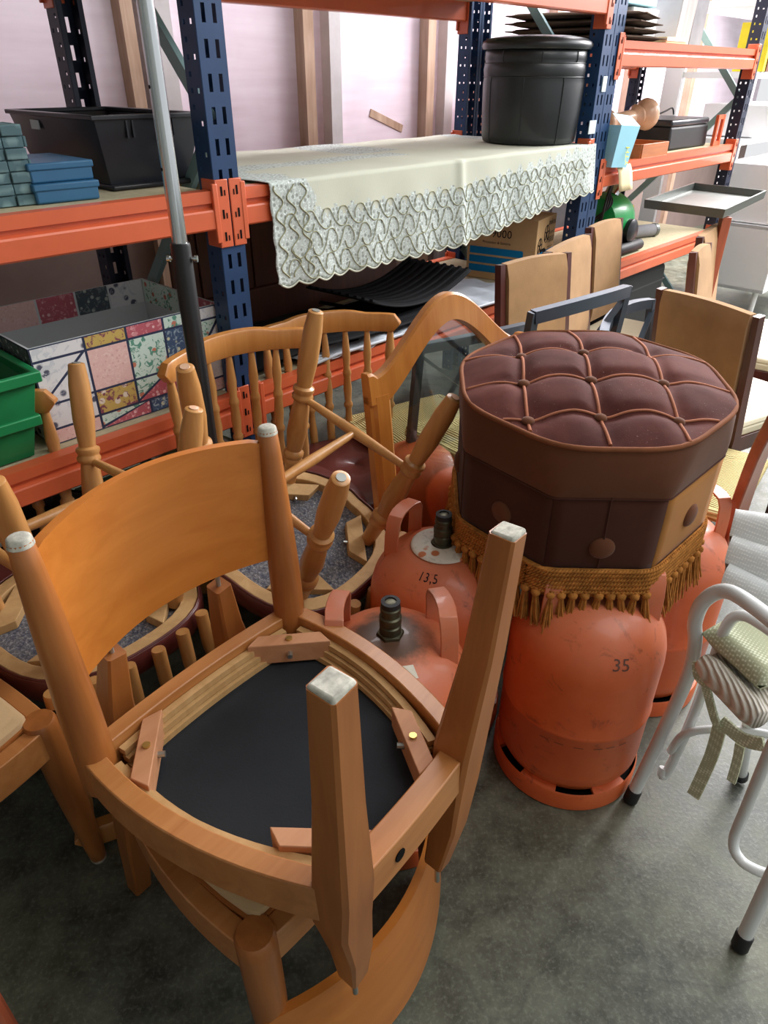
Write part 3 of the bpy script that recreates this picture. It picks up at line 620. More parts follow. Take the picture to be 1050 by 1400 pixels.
# ================================================================ BROWN POUF
PM = pose(.396, 1.257, .548, .054, -.017, -.046)
pf = thing('octagonal_pouf', 'octagonal brown velvet tufted pouf with gold fringe standing on the gas cylinders', 'pouf', mtx=PM)
A_, B_, K_ = .236, .248, .404
def octo(a, b, k=K_): return [(-a*k, -b), (a*k, -b), (a, -b*k), (a, b*k), (a*k, b), (-a*k, b), (-a, b*k), (-a, -b*k)]
h1, h2 = .168, .262
o8 = octo(A_, B_); fm = ['velvetd', 'velvet_lit', 'velvet_lit', 'velvetd', 'velvetd', 'velvetd', 'velvetd', 'velvetd']  # right-hand faces painted golden for the light catching their nap
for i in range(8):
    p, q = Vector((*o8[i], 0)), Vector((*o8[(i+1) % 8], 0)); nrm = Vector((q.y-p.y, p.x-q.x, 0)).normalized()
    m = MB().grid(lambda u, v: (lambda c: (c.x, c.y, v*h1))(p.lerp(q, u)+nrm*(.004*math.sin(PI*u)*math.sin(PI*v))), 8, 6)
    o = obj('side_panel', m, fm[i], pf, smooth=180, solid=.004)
    mid = (p+q)/2; L = mid+nrm*.004+Vector((0, 0, .082 if i != 0 else .062))
    mt = Matrix.Translation(L)@nrm.to_track_quat('Z', 'Y').to_matrix().to_4x4()
    b = obj('side_button', MB().lathe([(.0225, 0), (.0225, .004), (.018, .008), (.009, .0105), (.0005, .011)], 24, mt), 'velvetl', pf, smooth=60)
    sm = obj('seam', MB().tube([mid+nrm*.0045, mid+nrm*.0085+Vector((0, 0, h1*.5)), mid+nrm*.0045+Vector((0, 0, h1))], .0012, 6), 'velvetd', pf) if i == 0 else None
obj('inner_core', MB().prism(octo(A_-.006, B_-.006), .002, h1-.002), 'velvetd', pf)
def offs(a, b, n=6, k=K_, rnd=.03):
    P = [Vector((*p, 0)) for p in octo(a, b, k)]; out = []
    for i in range(8):
        c = P[i]; p = c+(P[i-1]-c).normalized()*rnd; q = c+(P[(i+1) % 8]-c).normalized()*rnd
        for j in range(n+1): u = j/n; out.append(((1-u)**2*p+2*u*(1-u)*c+u*u*q))
        q2 = P[(i+1) % 8]; e = q2+(c-q2).normalized()*rnd
        for j in range(1, 5): out.append(q+(e-q)*(j/5))
    return out
band = []
for a, zz in ((1.012, h1-.004), (1.022, h1+.002), (1.035, h1+.03), (1.04, h2-.02), (1.03, h2-.002)): band.append([(p.x*a, p.y*a, zz) for p in offs(A_, B_, rnd=.012+.050*max(0, (zz-h1)/(h2-h1)))])
n = len(band[0]); m = MB().add([p for r in band for p in r], [(a*n+i, a*n+(i+1) % n, (a+1)*n+(i+1) % n, (a+1)*n+i) for a in range(4) for i in range(n)]); obj('lid_band', m, 'velvetl', pf, smooth=50)
obj('lower_piping', MB().tube([(p.x*1.014, p.y*1.014, h1-.004) for p in offs(A_, B_, rnd=.012)], .0022, 6, closed=True), 'velvetd', pf, smooth=90)
top = [(p.x*1.03, p.y*1.03, h2) for p in offs(A_, B_, rnd=.062)]
obj('top_piping', MB().tube(top, .0045, 8, closed=True), 'piping', pf, smooth=90)
LX, LY = (-.130, -.010, .120), (.082, -.048, -.170)
def crown(x, y):
    # normalised distance inside the octagon
    e = max(abs(x)/A_, abs(y)/B_, (abs(x)/A_+abs(y)/B_)/(1+K_))
    c = .040*(1-e**2.6)
    v = 0
    for l in LX: v = max(v, math.exp(-((x-l-.010*math.sin(y*9))/.016)**2))
    for l in LY: v = max(v, math.exp(-((y-l+.012*math.cos((x-.055)*26)*0-.010*abs(math.sin((x+.01)/.125*PI)))/.016)**2))
    bt = max(math.exp(-(((x-a)**2+(y-b)**2)/.03**2)) for a in LX for b in LY)
    return h2+c-(.009*v+.010*bt)*max(0, 1-e**6)
N = 90; m = MB(); vs = []; 
for j in range(N+1):
    r = j/N
    for p in top: vs.append((p[0]*r, p[1]*r, crown(p[0]*r/1.03, p[1]*r/1.03)))
nn = len(top)
m.add(vs, [(a*nn+i, a*nn+(i+1) % nn, (a+1)*nn+(i+1) % nn, (a+1)*nn+i) for a in range(N) for i in range(nn)]); obj('tufted_top', m, 'velvet', pf, smooth=180, weld=True)
def inside(x, y, k=.985): return max(abs(x)/A_, abs(y)/B_, (abs(x)/A_+abs(y)/B_)/(1+K_)) < k*1.03
for l in LX:
    pts = [(l+.010*math.sin(y*9), y) for y in [-.26+.52*i/80 for i in range(81)]]; pts = [p for p in pts if inside(*p)]
    obj('top_cord', MB().tube([(x, y, crown(x/1.03, y/1.03)+.0012) for x, y in pts], .0033, 6), 'cord', pf, smooth=90)
for l in LY:
    pts = [(x, l+.010*abs(math.sin((x+.01)/.125*PI))) for x in [-.25+.5*i/80 for i in range(81)]]; pts = [p for p in pts if inside(*p)]
    obj('top_cord', MB().tube([(x, y, crown(x/1.03, y/1.03)+.0012) for x, y in pts], .0024, 6), 'cord', pf, smooth=90)
for a in LX:
    for b in LY:
        if a > .1 and b > 0: continue
        z = crown(a, b); obj('top_button', MB().lathe([(.010, z), (.0115, z+.003), (.010, z+.007), (.005, z+.010), (.0005, z+.0105)], 18, Matrix.Translation((a+.010*math.sin(b*9), b, 0))), 'velvetl', pf, smooth=70)
# fringe: braided band in rows + tassels
def ring_pts(off, z, rnd=.03, n=6): return [(p.x, p.y, z) for p in offs(A_+off, B_+off, rnd=rnd, n=n)]
def sag(p): return 0
per = [Vector(p) for p in ring_pts(.009, 0)]; cum = [0]
for i in range(len(per)): cum.append(cum[-1]+(per[(i+1) % len(per)]-per[i]).length)
def at_len(s):
    s %= cum[-1]
    for i in range(len(per)):
        if cum[i+1] >= s: k = (s-cum[i])/(cum[i+1]-cum[i]); return per[i].lerp(per[(i+1) % len(per)], k), (per[(i+1) % len(per)]-per[i]).normalized()
obj('fringe_backing', MB().add([p for z in (.014, -.052) for p in ring_pts(.006, z)], [(i, (i+1) % len(per), len(per)+(i+1) % len(per), len(per)+i) for i in range(len(per))]), 'fringe', pf, smooth=60, solid=.003)
for k, (zc, am, w_, ph) in enumerate(((.010, .002, .0026, 0), (.002, .0045, .0028, .5), (-.008, .0045, .0028, 0), (-.018, .0045, .0028, .5), (-.028, .0045, .0028, 0), (-.038, .003, .003, .5))):
    m = MB(); NP = 520
    for st in (0, 1):
        pts = []
        for i in range(NP):
            s = cum[-1]*i/NP; p, tg = at_len(s); nr = Vector((tg.y, -tg.x, 0)); w = 2*PI*(s/.0125+ph/2+st*.5)
            pts.append(p+nr*(.002*math.cos(w)+.001)+Vector((0, 0, zc+am*math.sin(w))))
        m.tube(pts, w_, 5, closed=True)
    obj('braid_row', m, 'fringe', pf, smooth=90)['kind'] = 'stuff'
nt = 74
for i in range(nt):
    s = cum[-1]*(i+.2*random.random())/nt; p, tg = at_len(s); nr = Vector((tg.y, -tg.x, 0)); L = .066+.014*random.random(); sw = random.uniform(-.25, .25)
    m = MB(); base = p+nr*.003+Vector((0, 0, -.042)); ow = nr*(.34 if nr.y < -.9 else .10)
    m.tube([base+Vector((0, 0, .008)), base+Vector((0, 0, -.006))], .0035, 6)
    m.lathe([(.004, .006), (.0095, .002), (.0095, -.004), (.006, -.008), (.005, -.010)], 8, Matrix.Translation(base+Vector((0, 0, -.002))))
    for q in range(11):
        a = 2*PI*q/11; rr = .0032 if q % 2 else .0052; d = (tg*math.cos(a)+nr*math.sin(a))
        b0 = base+d*rr*.7+Vector((0, 0, -.009)); b1 = base+d*rr*1.5+tg*sw*L*.4+ow*L*.45+Vector((0, 0, -.009-L*.5)); b2 = base+d*(rr*1.8+random.uniform(0, .003))+tg*sw*L+ow*L+Vector((0, 0, -.012-L*random.uniform(.80, .98)))
        m.tube([b0, b1, b2], .0019, 4)
    obj('tassel', m, 'fringe', pf, smooth=60)
# ================================================================ ARCHED FRAME WITH GLASS
a0 = Vector((.02, 1.405, 0)); a1 = Vector((.425, 1.715, 0)); U = (a1-a0); WD = U.length; ang = math.atan2(U.y, U.x)
mm = Matrix.Translation(a0)@Matrix.Rotation(ang, 4, 'Z')@Matrix.Rotation(-.145, 4, 'X')
fr = thing('arched_mirror_frame', 'honey pine arched frame with a glass pane standing left of the pouf', 'frame', mtx=mm)
HS = .725
def arch(u):
    # top edge profile: flat horns, s-curves up to a rounded crown
    x = abs(2*u-1)
    if x > .93: return HS+.010
    k = 1-x/.93; return HS+.150*(3*k*k-2*k**3)**.9 + .0
fw_, th = .055, .034
N = 40; vs = []
for i in range(N+1):
    u = i/N; zt = arch(u); zi = zt-.062-.010*abs(2*u-1)
    x = u*WD
    vs += [(x, -th/2, zi), (x, -th/2+.004, zt-.006), (x, -th/2+.010, zt), (x, th/2-.004, zt), (x, th/2, zt-.006), (x, th/2, zi), (x, -th/2+.010, zi-.002)]
k = 7
m = MB().add(vs, [(i*k+j, i*k+(j+1) % k, (i+1)*k+(j+1) % k, (i+1)*k+j) for i in range(N) for j in range(k)]+[list(range(k)), [N*k+j for j in range(k)]]); obj('arched_top_rail', m, 'pine', fr, smooth=35)
for x in (0, WD-fw_):
    m = MB().sweep([(x+fw_/2, 0, 0), (x+fw_/2, 0, HS-.045)], [(-fw_/2, -th/2+.004), (-fw_/2+.006, -th/2), (fw_/2-.014, -th/2), (fw_/2-.008, -th/2+.008), (fw_/2, -th/2+.010), (fw_/2, th/2), (-fw_/2, th/2)], upv=(0, 1, 0)); obj('stile', m, 'pine', fr, smooth=30)
obj('bottom_rail', MB().box((WD/2, 0, .05), (WD-2*fw_, th*.8, .06)), 'pine', fr, bevel=.003)
pts = [(fw_-.01, .008, .06)]+[(min(max(u*WD, fw_-.01), WD-fw_+.01), .008, arch(u)-.05) for u in [fw_/WD+(1-2*fw_/WD)*i/24 for i in range(25)]]+[(WD-fw_+.01, .008, .06)]
m = MB().add([(p[0], .006, p[2]) for p in pts]+[(p[0], .009, p[2]) for p in pts], [list(range(len(pts))), list(range(len(pts), 2*len(pts)))[::-1]]+[(i, (i+1) % len(pts), len(pts)+(i+1) % len(pts), len(pts)+i) for i in range(len(pts))]); obj('glass_pane', m, 'glass', fr)
m = MB().tube([(p[0], -.004, p[2]+.002) for p in pts[1:-1]], .006, 6); obj('inner_bead', m, 'mahog', fr, smooth=80)
# ================================================================ BLACK METAL CHAIRS WITH RUSH SEATS
def metal_chair(label, x, y, yaw, H=.86, mat='graymetal'):
    t = thing('metal_frame_chair', label, 'chair', (x, y, 0), yaw, 'dark metal chairs with rush seats')
    sq = [(-.011, -.009), (.011, -.009), (.011, .009), (-.011, .009)]
    w = .175
    for sx in (-1, 1):
        obj('back_post', MB().sweep([(sx*w, -.20, 0), (sx*w, -.17, .44), (sx*w, -.205, H)], sq, upv=(0, 1, 0)), mat, t)
        obj('front_leg', MB().sweep([(sx*w, .19, 0), (sx*w, .17, .43)], sq, upv=(0, 1, 0)), mat, t)
        obj('side_rail', MB().sweep([(sx*w, -.17, .42), (sx*w, .17, .42)], sq, upv=(0, 0, 1)), mat, t)
        obj('stretcher', MB().tube([(sx*w, -.185, .20), (sx*w, .18, .20)], .006, 6), mat, t)
    obj('top_rail', MB().sweep([(f*w, -.205-.03*(1-f*f), H-.011+.012*(1-f*f)) for f in [-1+.2*i for i in range(11)]], [(-.011, -.014), (.011, -.014), (.011, .014), (-.011, .014)], upv=(0, 0, 1)), mat, t, smooth=40)
    obj('back_brace', MB().sweep([(-w, -.178, .50), (w, -.203, H-.03)], [(-.004, -.007), (.004, -.007), (.004, .007), (-.004, .007)], upv=(0, 1, 0)), mat, t)
    obj('back_brace', MB().sweep([(w, -.172, .50), (-w, -.197, H-.03)], [(-.004, -.007), (.004, -.007), (.004, .007), (-.004, .007)], upv=(0, 1, 0)), mat, t)
    obj('front_rail', MB().sweep([(-w, .17, .42), (w, .17, .42)], sq, upv=(0, 0, 1)), mat, t)
    # rush seat: four woven quarters pillowed
    m = MB().grid(lambda u, v: ((u-.5)*2*w*1.04, (v-.5)*.37, .442+.016*min(1, 6*min(u, 1-u, v, 1-v))-.006*max(0, 1-abs(abs(u-.5)-abs(v-.5))*14)), 24, 24)
    m.grid(lambda u, v: ((u-.5)*2*w*1.04, (v-.5)*.37, .410-.004*math.sin(PI*u)), 4, 4)
    for pth in ([(-w*1.04, -.185, .427), (w*1.04, -.185, .427)], [(w*1.04, -.185, .427), (w*1.04, .185, .427)], [(w*1.04, .185, .427), (-w*1.04, .185, .427)], [(-w*1.04, .185, .427), (-w*1.04, -.185, .427)]): m.tube(pth, .018, 8)
    obj('rush_seat', m, 'rush', t, smooth=60)
    return t
mc = metal_chair('grey metal chair whose low back shows behind the pouf', .33, 1.79, .69)
dup(mc, Matrix.Translation((.13, 1.97, 0))@Matrix.Rotation(.55, 4, 'Z')@Matrix.Scale(.84, 4, (0, 0, 1)), 'dark metal chair with rush seat seen through the arched glass')
dup(mc, Matrix.Translation((.80, 1.68, 0))@Matrix.Rotation(-2.2, 4, 'Z')@Matrix.Scale(.9, 4, (0, 0, 1)), 'dark metal chair with rush seat just right of the pouf')
# ================================================================ BEIGE BACK CHAIRS
def padded_chair(label, pl, pr, H, face=1, seatmat='cream', back='suede', bh=.34):
    pl = Vector((pl[0], pl[1], 0)); pr = Vector((pr[0], pr[1], 0)); c = (pl+pr)/2; w = (pr-pl).length/2; d = (pr-pl).normalized(); fr_ = Vector((d.y, -d.x, 0))*face
    yaw = math.atan2(fr_.y, fr_.x)-PI/2
    t = thing('padded_back_chair', label, 'chair', (c.x, c.y, 0), yaw, 'mahogany chairs with tan padded backs')
    for sx in (-1, 1):
        obj('back_post', MB().sweep([(sx*w, .03, 0), (sx*w, .05, .42), (sx*w, 0, H)], [(-.011, -.014), (.011, -.014), (.011, .014), (-.011, .014)], upv=(0, 1, 0), scl=[.9, 1.1, .85]), 'mahog', t, smooth=30)
        obj('front_leg', MB().sweep([(sx*w*.97, .40, 0), (sx*w*.97, .40, .42)], [(-.014, -.014), (.014, -.014), (.014, .014), (-.014, .014)], upv=(0, 1, 0), scl=[.75, 1]), 'mahog', t)
        obj('side_rail', MB().box((sx*w*.97, .22, .395), (.02, .36, .05)), 'mahog', t, bevel=.002)
    obj('front_rail', MB().box((0, .40, .395), (2*w*.95, .02, .05)), 'mahog', t)
    z0 = H-bh
    m = MB()
    def bk(u, v, sg):
        x = (u-.5)*2*(w-.016); z = z0+(bh+.006*math.sin(PI*u))*v; yy = .05-(z-.42)/(H-.42)*.05; e = min(1, 9*min(v, 1-v)); return (x, yy+sg*(.012+.009*e)-.0*math.sin(PI*u), z)
    m.grid(lambda u, v: bk(u, v, 1), 16, 16); m.grid(lambda u, v: bk(u, v, -1), 16, 16)
    for u in (0, 1): m.add([bk(u, j/16, s) for j in range(17) for s in (-1, 1)], [(2*j, 2*j+1, 2*j+3, 2*j+2) for j in range(16)])
    for v in (0, 1): m.add([bk(i/16, v, s) for i in range(17) for s in (-1, 1)], [(2*i, 2*i+1, 2*i+3, 2*i+2) for i in range(16)])
    obj('back_pad', m, back, t, smooth=50, weld=True)
    sq = [(-w*1.0, .02), (w*1.0, .02), (w*1.05, .42), (0, .44), (-w*1.05, .42)]
    obj('seat_pad', MB().prism(sq, .42, .445).prism(sq, .445, .462, inset=.06), seatmat, t, bevel=.006)
    return t
def pxc(label, l, r, zl, H, face=1, **k): return padded_chair(label, at(l[0], l[1], H), at(r[0], r[1], H), H, face, **k)
pxc('tan padded-back chair nearest the arched frame, leftmost of the three in a row', (684, 362), (775, 345), 0, .83)
pxc('tan padded-back chair in the middle of the row of three before the cardboard box', (748, 345), (804, 320), 0, .83)
pxc('tan padded-back chair at the right end of the row of three', (806, 311), (847, 298), 0, .83)
pxc('large tan padded-back chair right behind the tufted pouf', (905, 394), (1038, 432), 0, .78, -1, bh=.30)
pxc('tan padded-back chair near the metal tray, rear one of the pair', (957, 324), (984, 305), 0, .80)
pxc('tan padded-back chair near the metal tray, front one of the pair', (948, 345), (968, 332), 0, .78)
# ================================================================ WHITE TUBE CHAIR
wc = thing('white_tube_chair', 'white tubular metal armchair with rope-bound woven seat at the right edge', 'chair', (.56, .80, 0))
Wl = lambda pts: [(p[0]-.56, p[1]-.80, p[2]) for p in pts]
def smoothp(P, n=6):
    P = [Vector(p) for p in P]; out = []
    for i in range(len(P)-1):
        p0, p1, p2, p3 = P[max(i-1, 0)], P[i], P[i+1], P[min(i+2, len(P)-1)]
        for j in range(n):
            t = j/n; out.append(.5*((2*p1)+(-p0+p2)*t+(2*p0-5*p1+4*p2-p3)*t*t+(-p0+3*p1-3*p2+p3)*t**3))
    return out+[P[-1]]
def A(x, y, z): return at(x, y, z)
o1 = smoothp([A(862, 1092, .008), A(905, 1003, .20), A(940, 925, .36), A(950, 880, .44), A(950, 850, .50), A(962, 822, .56), A(990, 808, .60), A(1025, 825, .615), A(1080, 872, .615), A(1115, 930, .60), A(1128, 1010, .53), A(1100, 1100, .35), A(1012, 1292, .008)])
obj('arm_tube', MB().tube(Wl(o1), .0125, 14), 'white', wc, smooth=90)
for p, q in ((o1[0], o1[1]), (o1[-1], o1[-2])):
    d = (q-p).normalized(); m = MB().lathe([(.0135, -.006), (.0150, -.002), (.0150, .028), (.0138, .030)], 14, along(Wl([p])[0], Wl([p+d])[0])); obj('foot_cap', m, 'rubber', wc, smooth=50)
o2 = smoothp([A(908, 1050, .115), A(905, 1060, .10), A(915, 1050, .12), A(945, 985, .25), A(975, 905, .41), A(990, 862, .50), A(1008, 842, .545), A(1035, 850, .56), A(1075, 885, .56), A(1090, 950, .52), A(1060, 1010, .42), A(1020, 1105, .22), A(1003, 1150, .125), A(1012, 1175, .10), A(1035, 1190, .10), A(1062, 1198, .11)])
obj('inner_tube', MB().tube(Wl(o2), .0095, 12), 'white', wc, smooth=90)
o3 = smoothp([A(917, 1027, .16), A(935, 1005, .235), A(975, 997, .26), A(1050, 1004, .28), A(1130, 1030, .28)]); obj('seat_support_tube', MB().tube(Wl(o3), .008, 10), 'white', wc, smooth=90)
o4 = smoothp([A(1030, 940, .42), A(1022, 1000, .25), A(1013, 1062, .01)]); obj('rear_leg', MB().tube(Wl(o4), .0115, 12), 'white', wc, smooth=90)
m = MB().lathe([(.013, -.004), (.0145, 0), (.0145, .026)], 12, along(Wl([o4[-1]])[0], Wl([o4[-2]])[0])); obj('foot_cap', m, 'rubber', wc)
# rope roll front edge of the seat + seat surface
ra, rb = A(962, 905, .44), A(1040, 985, .44)
m = MB(); pts = [ra.lerp(rb, i/30) for i in range(31)]; m.tube(Wl(pts), .024, 14, scl=[.75+.25*min(1, 6*min(i/30, 1-i/30)) for i in range(31)]); obj('rope_roll', m, 'rushg', wc, smooth=80)
ra2, rb2 = ra+Vector((.27, .16, .0)), rb+Vector((.27, .16, 0))
obj('woven_seat', MB().grid(lambda u, v: Wl([(ra.lerp(rb, u)).lerp(ra2.lerp(rb2, u), v)+Vector((0, 0, -.004))])[0], 4, 4), 'rushg', wc, solid=.02)
cu = thing('seat_cushion', 'cream woven seat cushion tied onto the white tubular armchair', 'cushion', tuple(ra+Vector((.02, .01, .02))))
m = MB(); base = ra+Vector((.02, .01, .02))
def cf(u, v, sg):
    e = 1-(abs(2*u-1)**6); f = 1-(abs(2*v-1)**6); p = (ra+Vector((.0, .035, 0))).lerp(rb+Vector((.005, .035, 0)), u).lerp((ra2+Vector((-.02, 0, 0))).lerp(rb2, u), v)
    return (p-base+Vector((0, 0, .034+sg*.026*(e*f)**.35)))[:]
m.grid(lambda u, v: cf(u, v, 1), 20, 20).grid(lambda u, v: cf(u, v, -1), 20, 20); obj('cushion_body', m, 'weave', cu, smooth=180, weld=True)
for a, b, c, w_ in ((A(962, 925, .42), A(978, 985, .33), A(990, 1000, .30), .007), (A(985, 990, .31), A(972, 1035, .20), A(948, 1088, .10), .012), (A(985, 985, .33), A(1015, 1010, .32), A(1045, 1018, .34), .012), (A(1012, 1018, .30), A(1008, 1040, .25), A(1000, 1068, .18), .008), (A(955, 905, .44), A(957, 925, .42), A(972, 935, .42), .010)):
    P = smoothp([a, b, c], 8); obj('cushion_tie', MB().sweep([(p-base)[:] for p in P], [(-w_, -.003), (w_, -.003), (w_, .003), (-w_, .003)], upv=(-.7, -.6, .2)), 'weave', cu, smooth=60)
# second white woven cushion behind
q = [A(1004, 706, .58), A(1100, 720, .60), A(1110, 870, .50), A(990, 800, .50)]
cc = sum(q, Vector())/4; c2 = tag(obj('woven_chair_back', MB().grid(lambda u, v: (q[0].lerp(q[1], u).lerp(q[3].lerp(q[2], u), v)-cc+Vector((0, 0, .008*math.sin(v*16))))[:], 16, 24), 'wweave', None, smooth=180, solid=.03, bevel=.008), 'white woven chair back panel above the cream seat cushion', 'chair back'); c2.location = cc
# reddish leaning leg
P = smoothp([A(948, 905, .05), A(985, 780, .30), A(1012, 690, .50), A(1040, 615, .68), A(1068, 560, .80)])
b0 = P[0].copy(); tag(obj('curved_wooden_post', MB().sweep([(p-b0)[:] for p in P], [(-.026, -.011), (.026, -.011), (.026, .011), (-.026, .011)], upv=(.5, -.8, .1)), 'redwood', None, smooth=30, bevel=.003), 'reddish brown curved wooden post standing behind the white chair', 'wooden post').location = b0
# ================================================================ THINGS ON THE RACK
def rthing(name, label, cat, s, d, z, rz=0, group=None):
    return thing(name, label, cat, mtx=RM@Matrix.Translation((s, d, z))@Matrix.Rotation(rz, 4, 'Z'), group=group)
ZM, ZL = 1.066, .558
# --- lace tablecloth
HEM = lambda u: .250-.02*0+(.0 if u < .47 else -(u-.47)/.53*.085)
S0, S1 = .115, 1.735
tc = rthing('lace_tablecloth', 'cream lace tablecloth draped over the middle shelf, scalloped hem hanging down', 'tablecloth', 0, 0, 0)
NU, NV, NT_ = 260, 26, 20; vs = []; uvs = []
ztop = ZM+.006
for j in range(NV+1+NT_):
    for i in range(NU+1):
        u = i/NU; s = S0+(S1-S0)*u; hem = HEM(u); D = .655
        if j <= NV:
            v = j/NV; dz = hem*(1-v); sc = .012*abs(math.sin(PI*(s-S0)/.0627))*(1-v)**8 if True else 0
            fold = .006*math.sin(s*31)*(1-v)+.010*math.exp(-((u-.47)/.012)**2)*(1-v*.3)
            z = ztop-dz-sc+.012*(1-v)**8; d = -.012-.020*(1-v)**1.0-fold
            t_ = hem*v
            if i in (0, ) : pass
            vs.append((s-.006*(1-v)*(u < .01)+.016*math.sin(v*22)*.15*(u < .003), d, z)); uvs.append((s, t_))
        else:
            w = (j-NV)/NT_; d = -.012+D*w; z = ztop+.0015*math.sin(s*17+w*5)+(.004 if w > .97 else 0)-(.006*(1-w*12) if w*12 < 1 else 0)*0
            vs.append((s-.05*w, d, z)); uvs.append((s-.05*w, hem+D*w))
fs = []; mi = []
for j in range(NV+NT_):
    for i in range(NU):
        fs.append((j*(NU+1)+i, j*(NU+1)+i+1, (j+1)*(NU+1)+i+1, (j+1)*(NU+1)+i)); u = i/NU; t_ = uvs[j*(NU+1)+i][1]; full = 1
        s = S0+(S1-S0)*u; edge = .165+.012*math.sin(2*PI*s/.0627)
        le = .125+.02*math.sin(t_*40)
        lace = t_ < edge or (s-S0) < le or (HEM(u)+.20 < t_ < HEM(u)+.30 and u < .50) or (u > .93) or (.42 < u < .56 and t_ > HEM(u)+.34)
        mi.append(1 if lace else 0)
m = MB(); m.v = vs; m.f = fs; m.mi = mi
cl = obj('cloth', m, ['linen', 'lace'], tc, smooth=180, solid=.0015)
uvl = cl.data.uv_layers.new(name='UV'); loops = cl.data.loops
for lp in loops: uvl.data[lp.index].uv = uvs[lp.vertex_index]
def onc(s, t_):
    u = (s-S0)/(S1-S0); hem = HEM(min(max(u, 0), 1)); v = min(t_/hem, 1); fold = .006*math.sin(s*31)*(1-v)+.010*math.exp(-((u-.47)/.012)**2)*(1-v*.3)
    return (s, -.012-.020*(1-v)-fold-.0025, ztop-hem*(1-v))
P_ = .0627
SS = [(-.42, -.20), (-.43, .12), (-.22, .46), (.05, .46), (.22, .15), (.40, -.22), (.68, -.48), (.98, -.44), (1.10, -.14)]
for yc, hh, dr in ((.036, .056, 1), (.094, .060, -1), (.150, .050, 1)):
    m = MB(); n_ = int((S1-S0)/P_)
    for k in range(1, n_):
        s0 = S0+k*P_
        if dr > 0 and s0+1.1*P_ > S1: continue
        if s0-1.1*P_*(dr < 0) < S0+.004: continue
        sc2 = 1 if s0 < 1.0 else 1-(s0-1.0)/.74*.30
        P = smoothp([Vector(onc(s0+dr*a*P_, (yc+b*hh)*sc2)) for a, b in SS], 3); m.tube([p[:] for p in P], .0014, 4)
    obj('lace_cord', m, 'lacecord', tc)['kind'] = 'stuff'
pts = [onc(S0+.003+(S1-S0-.006)*i/520, .003-.0*i) for i in range(521)]
pts = [(p[0], p[1], p[2]+.006-.012*abs(math.sin(PI*(p[0]-S0)/P_))+.0) for p in pts]; m = MB().tube(pts, .0028, 5); obj('scalloped_hem', m, 'linen', tc, smooth=90)
m = MB()
for k in range(3):
    pts = [onc(S0+.024+.040*k+.013*math.sin(v*2*PI/.0627+k*2.2)*1.0, v) for v in [.02+.222*i/60 for i in range(61)]]; m.tube(pts, .0018, 4)
obj('lace_cord', m, 'lacecord', tc)['kind'] = 'stuff'
# --- black round pouf
bp = rthing('round_leather_pouf', 'round black leather pouf with padded lid on the lace tablecloth', 'pouf', 1.575, .20, ztop+.003, .4)
bp.scale = (.97, .97, .82)
R_ = .185
obj('body', MB().lathe([(R_*.90, 0), (R_*.97, .006), (R_*1.0, .03), (R_*1.03, .14), (R_*1.045, .24), (R_*1.03, .262), (R_*1.035, .266), (R_*1.05, .29), (R_*1.035, .312), (R_*1.02, .318), (R_*1.04, .33), (R_*1.03, .36), (R_*.96, .375)], 56), 'blackleather', bp, smooth=60)
obj('lid', MB().lathe([(R_*1.0, .365), (R_*1.09, .367), (R_*1.12, .380), (R_*1.10, .396), (R_*1.0, .408), (R_*.7, .418), (R_*.3, .422), (.001, .423)], 56), 'blackleather', bp, smooth=60)
for z_, r_ in ((.264, 1.037), (.316, 1.03)): obj('piping', MB().tube([(R_*r_*math.cos(a), R_*r_*math.sin(a), z_) for a in [2*PI*i/56 for i in range(56)]], .0025, 6, closed=True), 'blackleather', bp, smooth=90)
for i in range(8):
    a = 2*PI*i/8; obj('seam', MB().tube([(R_*r*math.cos(a), R_*r*math.sin(a), z) for r, z in ((.975, .006), (1.003, .03), (1.034, .14), (1.049, .24), (1.035, .262))], .0022, 5), 'blackleather', bp)
    obj('seam', MB().tube([(R_*r*math.cos(a+.3), R_*r*math.sin(a+.3), z) for r, z in ((1.024, .318), (1.044, .33), (1.034, .36))], .0018, 5), 'blackleather', bp)
# --- left middle shelf
bk = rthing('woven_basket', 'grey-teal woven fibre basket at the left edge of the middle shelf', 'basket', -.53, .30, ZM)
m = MB()
for j in range(7):
    for (ax, n_) in ((0, 6), (1, 8)):
        for i in range(n_):
            for sg in (-1, 1):
                off = .004 if (i+j) % 2 else 0
                if ax == 0: m.box((-.13+.26*(i+.5)/n_, sg*(.19+off), .0105+.021*j), (.26/n_*.94, .006, .0195))
                else: m.box((sg*(.13+off), -.19+.38*(i+.5)/n_, .0105+.021*j), (.006, .38/n_*.94, .0195))
obj('woven_strips', m, 'basket', bk, bevel=.0015)['kind'] = 'stuff'
obj('basket_body', MB().box((0, 0, .073), (.256, .376, .146)), 'basket', bk)
def tin(label, s, d, z, k=0):
    t = rthing('flat_blue_box', label, 'box', s, d, z, -.05+k*.04, 'flat blue boxes')
    obj('box_base', MB().box((0, 0, .0165), (.135, .20, .033)), 'bluetin', t, bevel=.004); obj('box_lid', MB().box((0, 0, .031), (.141, .206, .014)), 'bluetin', t, bevel=.003)
    return t
tin('flat blue box lying on the middle shelf, lower of two', -.335, .19, ZM); tin('flat blue box with worn top, upper of two', -.338, .20, ZM+.038, 1)
cr = rthing('black_plastic_crate', 'large black lidless plastic crate on the middle shelf behind the flat blue boxes', 'crate', -.085, .375, ZM, .0)
LS, LD, CHT = .135, .22, .150
def frustum(s0, s1, z0, z1):
    return [(-s0[0], -s0[1], z0), (s0[0], -s0[1], z0), (s0[0], s0[1], z0), (-s0[0], s0[1], z0), (-s1[0], -s1[1], z1), (s1[0], -s1[1], z1), (s1[0], s1[1], z1), (-s1[0], s1[1], z1)]
